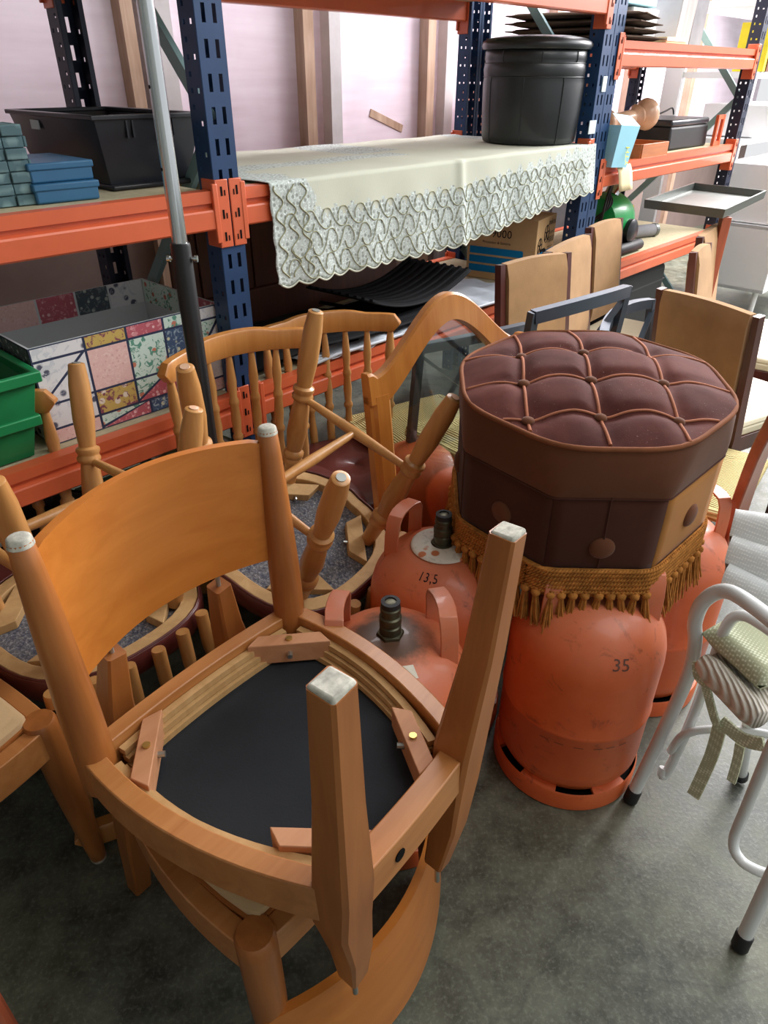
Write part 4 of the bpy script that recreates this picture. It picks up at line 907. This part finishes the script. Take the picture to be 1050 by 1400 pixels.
m = MB().add(frustum((LS-.028, LD-.03), (LS, LD), .012, CHT), [(3, 2, 1, 0), (0, 1, 5, 4), (1, 2, 6, 5), (2, 3, 7, 6), (3, 0, 4, 7)]); obj('crate_body', m, 'blackp', cr, solid=.004, bevel=.012, bseg=3)
m = MB().sweep([(-LS, -LD, CHT), (LS, -LD, CHT), (LS, LD, CHT), (-LS, LD, CHT)], [(-.010, -.006), (.010, -.006), (.010, .004), (-.010, .004)], closed=True, upv=(0, 0, 1)); obj('crate_rim', m, 'blackp', cr, bevel=.002)
obj('crate_lid', MB().box((0.01, -.01, .006), (LS*2-.02, LD*2-.03, .011)), 'blackp', cr, bevel=.004)
for x in (-.06, -.045, .045, .06): obj('rib', MB().box((x, -LD+.001, .125), (.004, .008, .035)), 'blackp', cr)
obj('label', MB().box((-LS-.001, -LD+.30, .125), (.002, .045, .02)), 'tag', cr)
# --- patchwork box on low shelf
pb = rthing('patchwork_print_box', 'open storage box printed with floral patchwork on the lower shelf', 'box', -.265, .26, ZL, .0)
bw, bd, bh = .50, .38, .232
mats = ['pLine', 'pPink', 'pRed', 'pMint', 'pNavy', 'pText', 'pDark', 'pGrey', 'boxin']
th = .005
m = MB()
for c, d in (((0, -bd/2+th/2, bh/2), (bw, th, bh)), ((0, bd/2-th/2, bh/2), (bw, th, bh)), ((-bw/2+th/2, 0, bh/2), (th, bd-2*th, bh)), ((bw/2-th/2, 0, bh/2), (th, bd-2*th, bh)), ((0, 0, th/2), (bw-2*th, bd-2*th, th))): m.box(c, d)
obj('box_shell', m, 'boxin', pb)
def patches(face, rowsdef):
    # rowsdef: list of (z0,z1,[(x0,x1,mat or (mat,mat))...]) in 0..1
    org, ux = face; ux = Vector(ux); org = Vector(org); nrm = Vector((ux.y, -ux.x, 0)).normalized()
    def P(x, z, o): return (org+ux*x+Vector((0, 0, z*bh))+nrm*o)[:]
    obj('print_ground', MB().add([P(0, 0, .0006), P(1, 0, .0006), P(1, 1, .0006), P(0, 1, .0006)], [(0, 1, 2, 3)]), 'pLine', pb)
    for z0, z1, cells in rowsdef:
        for x0, x1, mt in cells:
            g = .006; a, b, c, d = (x0+g, z0+g*2), (x1-g, z0+g*2), (x1-g, z1-g*2), (x0+g, z1-g*2)
            if isinstance(mt, tuple):
                obj('patch', MB().add([P(*a, .0012), P(*b, .0012), P(*c, .0012)], [(0, 1, 2)]), mt[0], pb); obj('patch', MB().add([P(a[0], a[1]+.03, .0012), P(c[0]-.02, c[1], .0012), P(*d, .0012)], [(0, 1, 2)]), mt[1], pb)
            else: obj('patch', MB().add([P(*a, .0012), P(*b, .0012), P(*c, .0012), P(*d, .0012)], [(0, 1, 2, 3)]), mt, pb)
R1 = [(.86, 1, [(0, .25, 'pText'), (.25, .46, 'pDark'), (.46, .66, 'pRed'), (.66, .84, 'pMint'), (.84, 1, 'pText')]),
      (.42, .86, [(0, .25, ('pText', 'pText')), (.25, .46, 'pPink'), (.46, .66, 'pMint'), (.66, .82, 'pNavy'), (.82, 1, ('pText', 'pMint'))]),
      (.16, .42, [(0, .25, 'pText'), (.25, .46, 'pDark'), (.46, .66, ('pRed', 'pMint')), (.66, .84, 'pRed'), (.84, 1, 'pText')]),
      (0, .16, [(0, .25, 'pPink'), (.25, .52, ('pRed', 'pMint')), (.52, .76, 'pNavy'), (.76, 1, 'pPink')])]
patches(((-bw/2, -bd/2, 0), (bw, 0, 0)), R1)
R2 = [(.5, 1, [(0, .3, 'pGrey'), (.3, .6, 'pNavy'), (.6, 1, 'pGrey')]), (0, .5, [(0, .5, 'pGrey'), (.5, 1, 'pText')])]
patches(((-bw/2, bd/2, 0), (0, -bd, 0)), R2); patches(((bw/2, -bd/2, 0), (0, bd, 0)), R2)
R3 = [(.72, 1, [(0, .12, 'pText'), (.12, .36, 'pPink'), (.36, .58, 'pRed'), (.58, .78, ('pGrey', 'pGrey')), (.78, 1, 'pText')])]
patches(((bw/2-th, bd/2-th, 0), (-bw+2*th, 0, 0)), [(a, b, [(1-x1, 1-x0, mt) for x0, x1, mt in c]) for a, b, c in R3]) if False else None
def inner(rows):
    for z0, z1, cells in rows:
        for x0, x1, mt in cells:
            mt = mt[0] if isinstance(mt, tuple) else mt; y = bd/2-th-.001
            obj('patch', MB().add([(-bw/2+th+(bw-2*th)*(x0+.006), y, bh*z0), (-bw/2+th+(bw-2*th)*(x1-.006), y, bh*z0), (-bw/2+th+(bw-2*th)*(x1-.006), y, bh*z1), (-bw/2+th+(bw-2*th)*(x0+.006), y, bh*z1)], [(0, 1, 2, 3)]), mt, pb)
inner(R3)
for (y0, y1, mt) in ((.0, .5, 'pRed'), (.5, 1, 'pMint')): obj('patch', MB().add([(bw/2-th-.001, -bd/2+th+(bd-2*th)*y0, bh*.72), (bw/2-th-.001, -bd/2+th+(bd-2*th)*y1-.004, bh*.72), (bw/2-th-.001, -bd/2+th+(bd-2*th)*y1-.004, bh), (bw/2-th-.001, -bd/2+th+(bd-2*th)*y0, bh)], [(0, 1, 2, 3)]), mt, pb)
# --- green crate at the left edge
gc = rthing('green_plastic_bin', 'green plastic bin at the left end of the lower shelf', 'bin', -.68, .20, ZL)
m = MB().add(frustum((.11, .15), (.145, .19), .004, .20), [(3, 2, 1, 0), (0, 1, 5, 4), (1, 2, 6, 5), (2, 3, 7, 6), (3, 0, 4, 7)]); obj('bin_body', m, 'gcrate', gc, solid=.005, bevel=.008)
m = MB().sweep([(-.145, -.19, .20), (.145, -.19, .20), (.145, .19, .20), (-.145, .19, .20)], [(-.008, -.02), (.014, -.02), (.014, .004), (-.008, .004)], closed=True, upv=(0, 0, 1)); obj('bin_rim', m, 'greenrim', gc, bevel=.003)
m = MB().sweep([(-.13, -.17, .09), (.13, -.17, .09), (.13, .17, .09), (-.13, .17, .09)], [(-.004, -.012), (.012, -.012), (.012, .012), (-.004, .012)], closed=True, upv=(0, 0, 1)); obj('bin_band', m, 'greenrim', gc, bevel=.003)
# --- black pole
pp = Vector((-.371, 1.32, 0)); pol = thing('clothes_rail_pole', 'upright pole, chrome above and black below, in front of the rack', 'pole', pp[:])
obj('chrome_tube', MB().lathe([(.0135, 1.0), (.0135, 2.3)], 24), 'chrome', pol, smooth=60)
obj('black_tube', MB().lathe([(.018, .0), (.018, 1.035), (.0165, 1.04), (.0137, 1.04)], 24), 'blacktube', pol, smooth=50)
obj('pole_foot', MB().lathe([(.05, 0), (.05, .008), (.019, .012)], 24), 'blacktube', pol, smooth=50)
for sg in (-1, 1): obj('thumb_screw', MB().lathe([(.003, .014), (.003, .022), (.006, .022), (.006, .028)], 12, Matrix.Translation((0, 0, 1.012))@Matrix.Rotation(PI/2, 4, 'Y')@Matrix.Rotation(0 if sg > 0 else PI, 4, 'X')), 'chrome', pol)
for z in (1.16, 1.28, 1.42): obj('adjusting_hole', MB().lathe([(.003, .0125), (.003, .0137)], 10, Matrix.Translation((0, 0, z))@Matrix.Rotation(PI/2, 4, 'X')@Matrix.Rotation(-.9, 4, 'Y')), 'hole', pol)
# --- bay 2 low shelf: headboard, mats, sheets, carton
hb = rthing('dark_wooden_headboard', 'dark brown panelled wooden headboard lying at the back of the lower shelf behind the tablecloth', 'headboard', .62, .50, ZL)
obj('board', MB().box((0, 0, .20), (1.0, .02, .40)), 'darkwood', hb, bevel=.003)
for x in [-.47+.105*i for i in range(10)]: obj('plank', MB().box((x, -.014, .24), (.098, .010, .24)), 'darkwood', hb, bevel=.003)
obj('bottom_rail', MB().box((0, -.02, .06), (1.0, .025, .12)), 'darkwood', hb, bevel=.004); obj('top_rail', MB().box((0, -.02, .385), (1.0, .025, .04)), 'darkwood', hb, bevel=.004)
sh = rthing('grey_plastic_sheet', 'crumpled pale grey plastic sheet spread under the black rubber mats', 'plastic sheet', .80, .20, ZL+.004)
m = MB().grid(lambda u, v: ((u-.5)*1.15, (v-.5)*.40, .010+.008*math.sin(u*23+v*9)*math.sin(v*13+u*4)+.006*math.sin(u*51)), 60, 24); obj('sheet', m, 'slat', sh, smooth=180, solid=.002)
obj('folded_edge', MB().tube([(-.56+.1*i, -.20+.004*math.sin(i*2), .012+.004*math.sin(i)) for i in range(12)], .006, 6), 'slat', sh, smooth=80)
def mat_(label, s, d, z, rz, L, Wd, lift):
    t = rthing('ribbed_rubber_mat', label, 'rubber mat', s, d, z, rz, 'black ribbed rubber mats')
    def zz(u): return lift*(2*u-1)**2+.006
    m = MB().grid(lambda u, v: ((u-.5)*L, (v-.5)*Wd, zz(u)), 24, 6); obj('mat_sheet', m, 'carpet', t, smooth=180, solid=.006)
    for k in range(9):
        v = (k+.5)/9; obj('rib', MB().sweep([((u-.5)*L, (v-.5)*Wd, zz(u)+.005) for u in [i/20 for i in range(21)]], [(-.008, -.003), (.008, -.003), (.006, .004), (-.006, .004)], upv=(0, 0, 1)), 'carpet', t, smooth=40)
    return t
mat_('black ribbed rubber mat curling up on the lower shelf below the tablecloth', .80, .20, ZL+.07, .08, .56, .30, .055)
mat_('black ribbed rubber mat lying flat below the curled one', .62, .16, ZL+.034, -.06, .62, .30, .010)
bb = rthing('black_bag', 'black folded bag lying on the lower shelf beside the headboard', 'bag', .36, .24, ZL+.012)
m = MB().grid(lambda u, v: ((u-.5)*.55, (v-.5)*.34, .05*math.sin(PI*min(max(u, .02), .98))**.4*math.sin(PI*min(max(v, .02), .98))**.4*(1+.3*math.sin(u*9+v*7))), 30, 20); m.grid(lambda u, v: ((u-.5)*.55, (v-.5)*.34, 0), 2, 2); obj('bag_body', m, 'rubber', bb, smooth=180)
obj('bag_strap', MB().sweep(smoothp([(.1, -.1, .06), (.2, -.14, .07), (.26, -.05, .05), (.2, .08, .06)]), [(-.012, -.002), (.012, -.002), (.012, .002), (-.012, .002)], upv=(0, 0, 1)), 'carpet', bb)
tag(obj('red_plastic_piece', MB().box((0, 0, .02), (.06, .05, .04)), 'redp', None, bevel=.01), 'small red plastic piece on the lower shelf beside the arched frame', 'plastic piece').matrix_world = RM@Matrix.Translation((.86, .045, ZL+.016))
# carton: corner edge towards the camera
cb = rthing('cardboard_projector_box', 'cardboard box printed Sound 9000 with blue stripes on the lower shelf', 'box', 1.455, .30, ZL, .0)
BA, BB, BH = .20, .24, .25     # along s (right face length via rotation)
cb.matrix_world = RM@Matrix.Translation((1.515, .07, ZL))@Matrix.Rotation(.22, 4, 'Z')
X0, X1, Y0, Y1 = 0, .225, 0, .30
obj('carton', MB().box(((X0+X1)/2, (Y0+Y1)/2, BH/2), (X1-X0, Y1-Y0, BH)), 'card', cb, bevel=.002)
def flat(face, body, size, a, z, mat='ink', sp=1.0, par=cb):
    v, f = text_mesh(body, size, sp)
    if face == 'F': pts = [(X0+a+x, Y0-.0012, z+y) for x, y, _ in v]
    else: pts = [(X0-.0012, Y1-a-x, z+y) for x, y, _ in v]
    return obj('printed_text', MB().add(pts, f), mat, par)
flat('F', 'bekox', .034, .175, .225); flat('F', 'Sound', .024, .175, .185); flat('F', '9000', .036, .175, .155, sp=1.05); flat('F', 'Proyector y Sonido', .009, .175, .128)
flat('L', '9000', .045, .15, .185); flat('L', 'Proyector & Sonoro', .015, .13, .150)
for k in range(3): 
    z = .115-.036*k; obj('blue_stripe', MB().add([(X0-.001, Y1-.012, z-.014), (X0-.001, Y1-.245, z-.014), (X0-.001, Y1-.25, z-.009), (X0-.001, Y1-.25, z+.009), (X0-.001, Y1-.245, z+.014), (X0-.001, Y1-.012, z+.014)], [tuple(range(6))]), 'cardblue', cb)
    obj('blue_stripe', MB().add([(X0+.006, Y0-.001, z-.014-.01), (X0+.22, Y0-.001, z-.024), (X0+.22, Y0-.001, z+.004), (X0+.006, Y0-.001, z+.004)], [(0, 1, 2, 3)]), 'cardblue', cb)
def linef(pts, r=.0012): return MB().tube([(X0+a, Y0-.0015, z) for a, z in pts], r, 4)
for cx, cz, rr in ((.045, .145, .032), (.115, .185, .034)):
    obj('reel_drawing', linef([(cx+rr*.75*math.cos(2*PI*i/24), cz+rr*math.sin(2*PI*i/24)) for i in range(25)]), 'ink', cb)
    for k in range(5):
        a = 2*PI*k/5+.3; obj('reel_spoke', linef([(cx, cz), (cx+rr*.7*math.cos(a), cz+rr*.95*math.sin(a))], .0018), 'ink', cb)
for a, z, w_, h_ in ((.065, .095, .06, .035), (.105, .10, .035, .05), (.085, .125, .05, .012), (.06, .06, .05, .018), (.11, .062, .02, .02)): obj('projector_drawing', MB().box((X0+a, Y0-.001, z), (w_, .0012, h_)), 'ink', cb)
for a, z, w_, h_ in ((.068, .10, .02, .014), (.10, .11, .018, .006), (.10, .095, .018, .006), (.085, .088, .012, .01)): obj('projector_drawing_gap', MB().box((X0+a, Y0-.002, z), (w_, .0008, h_)), 'card', cb)
# --- bay 3
Z3, Z3L, Z3T = .988, .558, 1.408
bg = rthing('pale_blue_gift_bag', 'pale blue paper bag printed MIGHTY hanging over the shelf edge beside the upright', 'bag', 1.93, -.02, Z3+.02, -.05)
bg.matrix_world = RM@Matrix.Translation((1.915, .0, Z3-.01))@Matrix.Rotation(.06, 4, 'Y')@Matrix.Rotation(-.1, 4, 'Z')
m = MB().add(frustum((.055, .035), (.068, .055), 0, .15), [(3, 2, 1, 0), (0, 1, 5, 4), (1, 2, 6, 5), (2, 3, 7, 6), (3, 0, 4, 7)]); m.add([(-.068, -.055, .15), (.068, -.055, .15), (.075, .0, .185), (-.06, .0, .19)], [(0, 1, 2, 3)]); obj('bag_body', m, 'paleblue', bg, solid=.001)
v, f = text_mesh('MIGHTY', .036); obj('printed_text', MB().add([(.022-y, -.0555+.0-.0018+(.02*(1-(x+.07)/.15))*1.0, .075-x) for x, y, _ in v], f), 'yellow', bg)
for i, (x, z, mt) in enumerate(((-.022, .10, 'cardblue'), (-.024, .075, 'redp'), (-.026, .05, 'green2'))): obj('colour_patch', MB().lathe([(.014, 0), (.014, .001)], 7, Matrix.Translation((x, -.052+.02*(1-z/.15), z))@Matrix.Rotation(PI/2, 4, 'X')), mt, bg)
tag(obj('card_flap', MB().grid(lambda u, v: ((u-.5)*.12, -.10*v*.3, -.10*v+.02*math.sin(3*v)), 4, 6), 'palecard', None, smooth=180, solid=.002), 'pale cardboard flap hanging off the shelf edge under the pale blue bag', 'cardboard').matrix_world = RM@Matrix.Translation((1.98, -.02, Z3-.005))
wbx = rthing('wooden_tray_box', 'orange-brown wooden tray box on the shelf beside the pale blue bag', 'box', 2.32, .10, Z3, .0)
for c, d in (((0, -.09, .028), (.26, .012, .056)), ((0, .09, .028), (.26, .012, .056)), ((-.13, 0, .028), (.012, .18, .056)), ((.13, 0, .028), (.012, .18, .056)), ((0, 0, .005), (.25, .17, .01))): obj('board', MB().box(c, d), 'boxwood', wbx, bevel=.001)
def column(label, s, d, z, L, r, tilt, yaw):
    t = rthing('turned_ceramic_column', label, 'column', s, d, z); t.matrix_world = RM@Matrix.Translation((s, d, z))@Matrix.Rotation(yaw, 4, 'Z')@Matrix.Rotation(tilt, 4, 'Y')
    obj('column_body', MB().lathe([(r*a, L*b) for a, b in ((.9, 0), (1, .02), (1, .08), (.7, .12), (.55, .16), (.62, .2), (.62, .55), (.55, .6), (.7, .64), (.95, .68), (.7, .72), (.65, .78), (1.15, .86), (1.25, .92), (1.15, .98), (.5, 1.0))], 24), 'terracotta', t, smooth=40)
column('peach glazed turned column lying in front of the black case', 2.30, .26, Z3+.12, .30, .055, 1.45, -.25); column('peach glazed turned column behind and above the other', 2.22, .40, Z3+.16, .26, .055, 1.3, .1)
bc = rthing('black_long_case', 'long black case on the shelf at the far right end', 'case', 2.86, .22, Z3, .0)
obj('case_body', MB().box((0, 0, .05), (.46, .28, .10), taper=.97), 'rubber', bc, bevel=.01); obj('case_lid', MB().box((0, 0, .115), (.45, .27, .03)), 'blackp', bc, bevel=.01)
obj('case_strap', MB().tube(smoothp([(-.2, 0, .13), (-.1, -.03, .16), (.05, 0, .17), (.15, .03, .14)]), .004, 6), 'rubber', bc)
fr2 = rthing('small_wooden_frame', 'small orange wooden frame leaning by the black case', 'frame', 3.13, .05, Z3)
for c, d in (((-.03, 0, .07), (.02, .015, .14)), ((.04, 0, .07), (.02, .015, .14)), ((.005, 0, .13), (.05, .013, .02)), ((.005, 0, .01), (.05, .013, .02))): obj('frame_bar', MB().box(c, d), 'orange', fr2)
tag(obj('green_pen', MB().box((0, 0, .008), (.07, .02, .014)), 'green2', None, bevel=.004), 'small green case beside the wooden tray box', 'case').matrix_world = RM@Matrix.Translation((2.08, .03, Z3))
# green machine
gm = rthing('green_machine', 'green and black portable machine with cables on the lower right shelf', 'machine', 2.36, .22, Z3L, .0)
obj('shell', MB().lathe([(.08, -.11), (.115, -.10), (.13, -.04), (.13, .05), (.11, .11), (.06, .13)], 32, Matrix.Translation((0, 0, .135))@Matrix.Rotation(PI/2, 4, 'Y')@Matrix.Rotation(.3, 4, 'Z')), 'green', gm, smooth=50)
obj('base', MB().box((0, -.01, .03), (.26, .22, .06)), 'rubber', gm, bevel=.012)
obj('front_roller', MB().lathe([(.022, -.15), (.026, -.14), (.026, .14), (.022, .15)], 16, Matrix.Translation((-.02, -.15, .028))@Matrix.Rotation(PI/2, 4, 'Y')), 'rubber', gm, smooth=50)
obj('motor_drum', MB().lathe([(.05, -.02), (.055, 0), (.055, .06), (.04, .07)], 20, Matrix.Translation((.02, -.09, .10))@Matrix.Rotation(PI/2, 4, 'X')), 'blackp', gm, smooth=50)
obj('chrome_cap', MB().lathe([(.035, 0), (.03, .05), (.02, .06)], 20, Matrix.Translation((.0, -.02, .25))@Matrix.Rotation(.5, 4, 'Y')), 'chrome', gm, smooth=50)
obj('yellow_scale', MB().box((.115, -.06, .14), (.012, .06, .12)), 'yellow', gm, bevel=.003)
for k in range(4): obj('cable', MB().tube(smoothp([(-.12, -.05+.03*k, .12), (-.17+.02*k, -.08, .22), (-.06, -.04, .30-.01*k), (.06, 0, .28), (.12, .02+.02*k, .20)], 8), .005, 6), 'rubber', gm, smooth=80)
rl = rthing('grey_roll', 'grey cylindrical roll on the lower right shelf beside the green machine', 'roll', 2.68, .24, Z3L+.032)
obj('roll_body', MB().lathe([(.03, -.2), (.032, -.19), (.032, .19), (.03, .2)], 20, Matrix.Rotation(PI/2, 4, 'Y')@Matrix.Rotation(.35, 4, 'X')), 'graycloth', rl, smooth=50); obj('roll_cap', MB().lathe([(.034, .19), (.034, .21), (.02, .215)], 20, Matrix.Rotation(PI/2, 4, 'Y')@Matrix.Rotation(.35, 4, 'X')), 'pewter', rl)
sc_ = rthing('black_suitcase', 'black soft suitcase on the floor under the lower right shelf', 'suitcase', 2.55, .22, 0)
obj('case_body', MB().box((0, 0, .24), (.60, .34, .42)), 'rubber', sc_, bevel=.035, bseg=4); obj('zip', MB().sweep([(-.29, -.165, .36), (.29, -.165, .36), (.29, .165, .36), (-.29, .165, .36)], [(-.008, -.004), (.008, -.004), (.008, .004), (-.008, .004)], closed=True, upv=(0, 0, 1)), 'blackp', sc_)
obj('carry_handle', MB().tube(smoothp([(-.08, 0, .45), (-.06, 0, .475), (.06, 0, .475), (.08, 0, .45)]), .009, 8), 'blackp', sc_, smooth=80)
for x in (-.22, .22): obj('wheel', MB().lathe([(.025, -.012), (.03, -.008), (.03, .008), (.025, .012)], 16, Matrix.Translation((x, -.1, .03))@Matrix.Rotation(PI/2, 4, 'X')), 'rubber', sc_)
# top shelf of bay 3 / behind the pouf
for k in range(4):
    t = rthing('folded_cushion', 'brown cushion in the stack on the top right shelf, number %s from the bottom' % ('one', 'two', 'three', 'four')[k] if False else ('lowest', 'second lowest', 'second highest', 'topmost')[k]+' brown cushion of the stack on the top right shelf', 'cushion', 2.02-.01*k, .26, Z3T+.002+.024*k, .1*k, 'stacked brown cushions'); t.scale = (1, 1.5, 1)
    m = MB()
    for sg in (1, -1): m.grid(lambda u, v: ((u-.5)*.34, (v-.5)*.36, .012+sg*.0115*((1-abs(2*u-1)**6)*(1-abs(2*v-1)**6))**.35), 14, 14)
    obj('cushion_cover', m, 'burlap', t, smooth=180, weld=True)
    obj('cushion_piping', MB().tube([(.17*x, .18*y, .012) for x, y in ((-1, -1), (1, -1), (1, 1), (-1, 1))], .0025, 5, closed=True), 'burlap', t)
def simple(name, label, cat, s, d, z, dims, mat, rz=0, ry=0, bev=.004, extra=None):
    t = rthing(name, label, cat, s, d, z, rz); t.matrix_world = t.matrix_world@Matrix.Rotation(ry, 4, 'Y') if ry else t.matrix_world
    obj('body', MB().box((0, 0, dims[2]/2), dims), mat, t, bevel=bev)
    if extra: extra(t, dims)
    return t
def edge(t, d): obj('edge_strip', MB().box((0, -d[1]/2-.001, d[2]-.008), (d[0]*.98, .003, .012)), 'label', t)
simple('pale_turquoise_box', 'pale turquoise box at the top of the right shelf', 'box', 2.22, .25, Z3T+.13, (.26, .24, .16), 'paleblue', extra=lambda t, d: obj('box_lid', MB().box((0, 0, d[2]+.005), (d[0]+.01, d[1]+.01, .02)), 'paleblue', t, bevel=.002))
simple('white_carton', 'white carton carrying the pale turquoise box on the top right shelf', 'box', 2.28, .27, Z3T+.001, (.24, .26, .125), 'whitecab', extra=edge)
simple('yellow_flat_box', 'flat yellow-green box on the top right shelf', 'box', 2.36, .06, Z3T+.001, (.20, .08, .024), 'palecard', extra=edge)
for k, (s_, w_, h_, mt, lb) in enumerate(((2.52, .05, .50, 'wallgrey', 'pale grey narrow board standing on the top right shelf'), (2.60, .07, .52, 'stone', 'streaked grey wooden board standing on the top right shelf, left of the two streaked ones'), (2.70, .08, .48, 'stone', 'streaked grey wooden board standing on the top right shelf, right of the two streaked ones'), (2.86, .14, .27, 'graycloth', 'plain dark grey board standing beside the streaked boards'))):
    simple('standing_board', lb, 'board', s_, .20+.02*k, Z3T+.001, (w_, .22, h_), mt, ry=.10 if k < 3 else .04, extra=edge)
# cardboard sheet behind rack
simple('brown_cardboard_sheet', 'pinkish brown cardboard sheet leaning on the back wall behind the pouf', 'cardboard sheet', 2.62, 1.16, 0, (.46, .02, 1.24), 'brownpanel', extra=edge)
simple('grey_cabinet', 'grey-brown tall cabinet seen through the right bay behind the pale blue bag', 'cabinet', 3.0, 1.05, 0, (.5, .3, 1.33), 'graycloth', extra=lambda t, d: obj('door', MB().box((.12, -d[1]/2-.006, d[2]/2), (.24, .012, d[2]*.97)), 'graycloth', t, bevel=.002))
# pans under the low left shelf
def pot(label, s, d, z, r, h, mat, lidm):
    t = rthing('cooking_pot', label, 'pot', s, d, z, 0, 'pots under the lower shelf')
    obj('pot_body', MB().lathe([(r*.85, 0), (r*.95, .01), (r, h*.5), (r, h)], 36), mat, t, smooth=50); obj('pot_rim', MB().lathe([(r*.98, h-.004), (r*1.05, h), (r*1.05, h+.006), (r*.97, h+.004)], 36), lidm, t, smooth=50)
    obj('pot_lid', MB().lathe([(r*.97, h+.004), (r*.7, h+.025), (r*.3, h+.035), (.001, h+.036)], 36), lidm, t, smooth=60); obj('lid_knob', MB().lathe([(.01, h+.03), (.018, h+.05), (.012, h+.06), (.001, h+.062)], 16), 'rubber', t, smooth=60)
    for sg in (-1, 1): obj('pot_handle', MB().tube([(sg*r, -.03, h*.8), (sg*(r+.03), -.03, h*.82), (sg*(r+.03), .03, h*.82), (sg*r, .03, h*.8)], .005, 8), lidm, t, smooth=60)
pot('steel lidded pot standing under the lower shelf beside the black pole', -.10, .15, .25, .12, .10, 'gcrate', 'chrome')
simple('dark_green_crate', 'dark green crate under the lower shelf carrying the steel lidded pot', 'crate', -.12, .20, 0, (.5, .4, .248), 'gcrate', extra=lambda t, d: obj('crate_rim', MB().box((0, 0, d[2]-.012), (d[0]+.012, d[1]+.012, .02)), 'gcrate', t, bevel=.002))
def rackclip(x): pass
for k in range(3):
    pot(('black pot under the lower shelf near the left edge', 'black pot under the lower shelf, middle of the three black pots', 'black pot under the lower shelf nearest the green crate')[k], -.52-.27*k, .22, .0, .12, .30, 'rubber', 'rubber')
# --- right background
def cab(name, label, s, d, z, dims, mat, legs=0):
    t = rthing(name, label, 'cabinet', s, d, z); x, y, h = dims
    for c, dd in (((0, y/2-.01, h/2), (x, .02, h)), ((-x/2+.01, 0, h/2), (.02, y, h)), ((x/2-.01, 0, h/2), (.02, y, h)), ((0, 0, .01), (x, y, .02)), ((0, 0, h-.01), (x, y, .02))): obj('panel', MB().box(c, dd), mat, t, bevel=.002)
    if legs:
        for sx in (-1, 1):
            for sy in (-1, 1): obj('leg', MB().lathe([(.012, -legs), (.018, 0)], 12, Matrix.Translation((sx*(x/2-.05), sy*(y/2-.05), 0))), mat, t)
    return t
cab('white_open_cabinet', 'white open-fronted cabinet on legs at the far right beyond the metal tray', 3.95, -.10, .22, (1.0, .4, .36), 'whitecab', .22)
simple('white_drawer_unit', 'white drawer unit standing on top of the white open-fronted cabinet', 'cabinet', 3.95, -.08, .585, (.95, .38, .30), 'whitecab', extra=lambda t, d: [obj('drawer_front', MB().box((x, -d[1]/2-.006, .15), (.44, .012, .27)), 'whitecab', t, bevel=.002) for x in (-.235, .235)])
simple('white_storage_box', 'white storage box on the far right shelf below the books', 'box', 4.0, .15, 1.0, (.7, .4, .16), 'whitecab', extra=edge)
bs = rthing('white_shelf_unit', 'white shelf unit carrying books beyond the right end of the rack', 'shelving', 4.1, .3, 0)
for z in (.98, 1.30, 1.62): obj('shelf', MB().box((0, 0, z), (1.2, .5, .03)), 'whitecab', bs)
for x in (-.60, .60): obj('side', MB().box((x, .2, 1.0), (.03, .1, 2.0)), 'whitecab', bs)
for k, (mt, h_) in enumerate((('yellow', .22), ('darkwood', .20), ('palecard', .21), ('burlap', .24), ('darkwood', .2), ('redp', .19), ('card', .23))):
    lab = ('tall yellow', 'short brown', 'pale cream', 'tall dark grey-brown', 'second brown', 'small red', 'tan')[k]+' book standing on the far right white shelf'
    simple('book', lab, 'book', 3.56+.055*k, .12, 1.317 if k > 3 else 1.317, (.035, .16, h_), mt, bev=.002, extra=edge)['group'] = 'books on the far right shelf'
tr = thing('metal_tray_table', 'grey rectangular metal tray on a slim red stand at the right', 'tray table', (0, 0, 0))
q4 = [at(882, 283, .85), at(987, 297, .85), at(1043, 270, .85), at(948, 259, .85)]; cc = sum(q4, Vector())/4
cc.z = 0; tr.location = cc; q4 = [p-cc for p in q4]
obj('tray_floor', MB().prism([(p.x, p.y) for p in q4], .846, .85), 'pewter', tr); obj('tray_rim', MB().sweep([(p.x, p.y, .862) for p in q4], [(-.004, -.016), (.004, -.016), (.008, .016), (0, .016)], closed=True, upv=(0, 0, 1)), 'pewter', tr)
px_ = at(987, 300, .84)-cc; obj('stand_post', MB().box((px_.x+.04, px_.y+.06, .42), (.035, .035, .84)), 'redwood', tr, bevel=.002); obj('stand_foot', MB().box((px_.x+.04, px_.y+.06, .01), (.25, .25, .02)), 'redwood', tr)
# rush stool corner bottom left
p0 = at(24, 1400, .45); rs = thing('rush_stool', 'wooden stool with rush seat, its corner just showing at the bottom left', 'stool', (p0.x-.17, p0.y-.16, 0), .25)
for sx in (-1, 1):
    for sy in (-1, 1): obj('leg', MB().lathe([(.014, 0), (.018, .42), (.018, .46)], 14, Matrix.Translation((sx*.155, sy*.155, 0))), 'redwood', rs)
for a, b in (((-.155, -.155), (.155, -.155)), ((.155, -.155), (.155, .155)), ((.155, .155), (-.155, .155)), ((-.155, .155), (-.155, -.155))): obj('seat_rail', MB().tube([(*a, .44), (*b, .44)], .016, 10), 'redwood', rs)
obj('rush_seat', MB().grid(lambda u, v: ((u-.5)*.29, (v-.5)*.29, .45+.008*math.sin(PI*u)*math.sin(PI*v)), 10, 10), 'rush', rs, solid=.014)
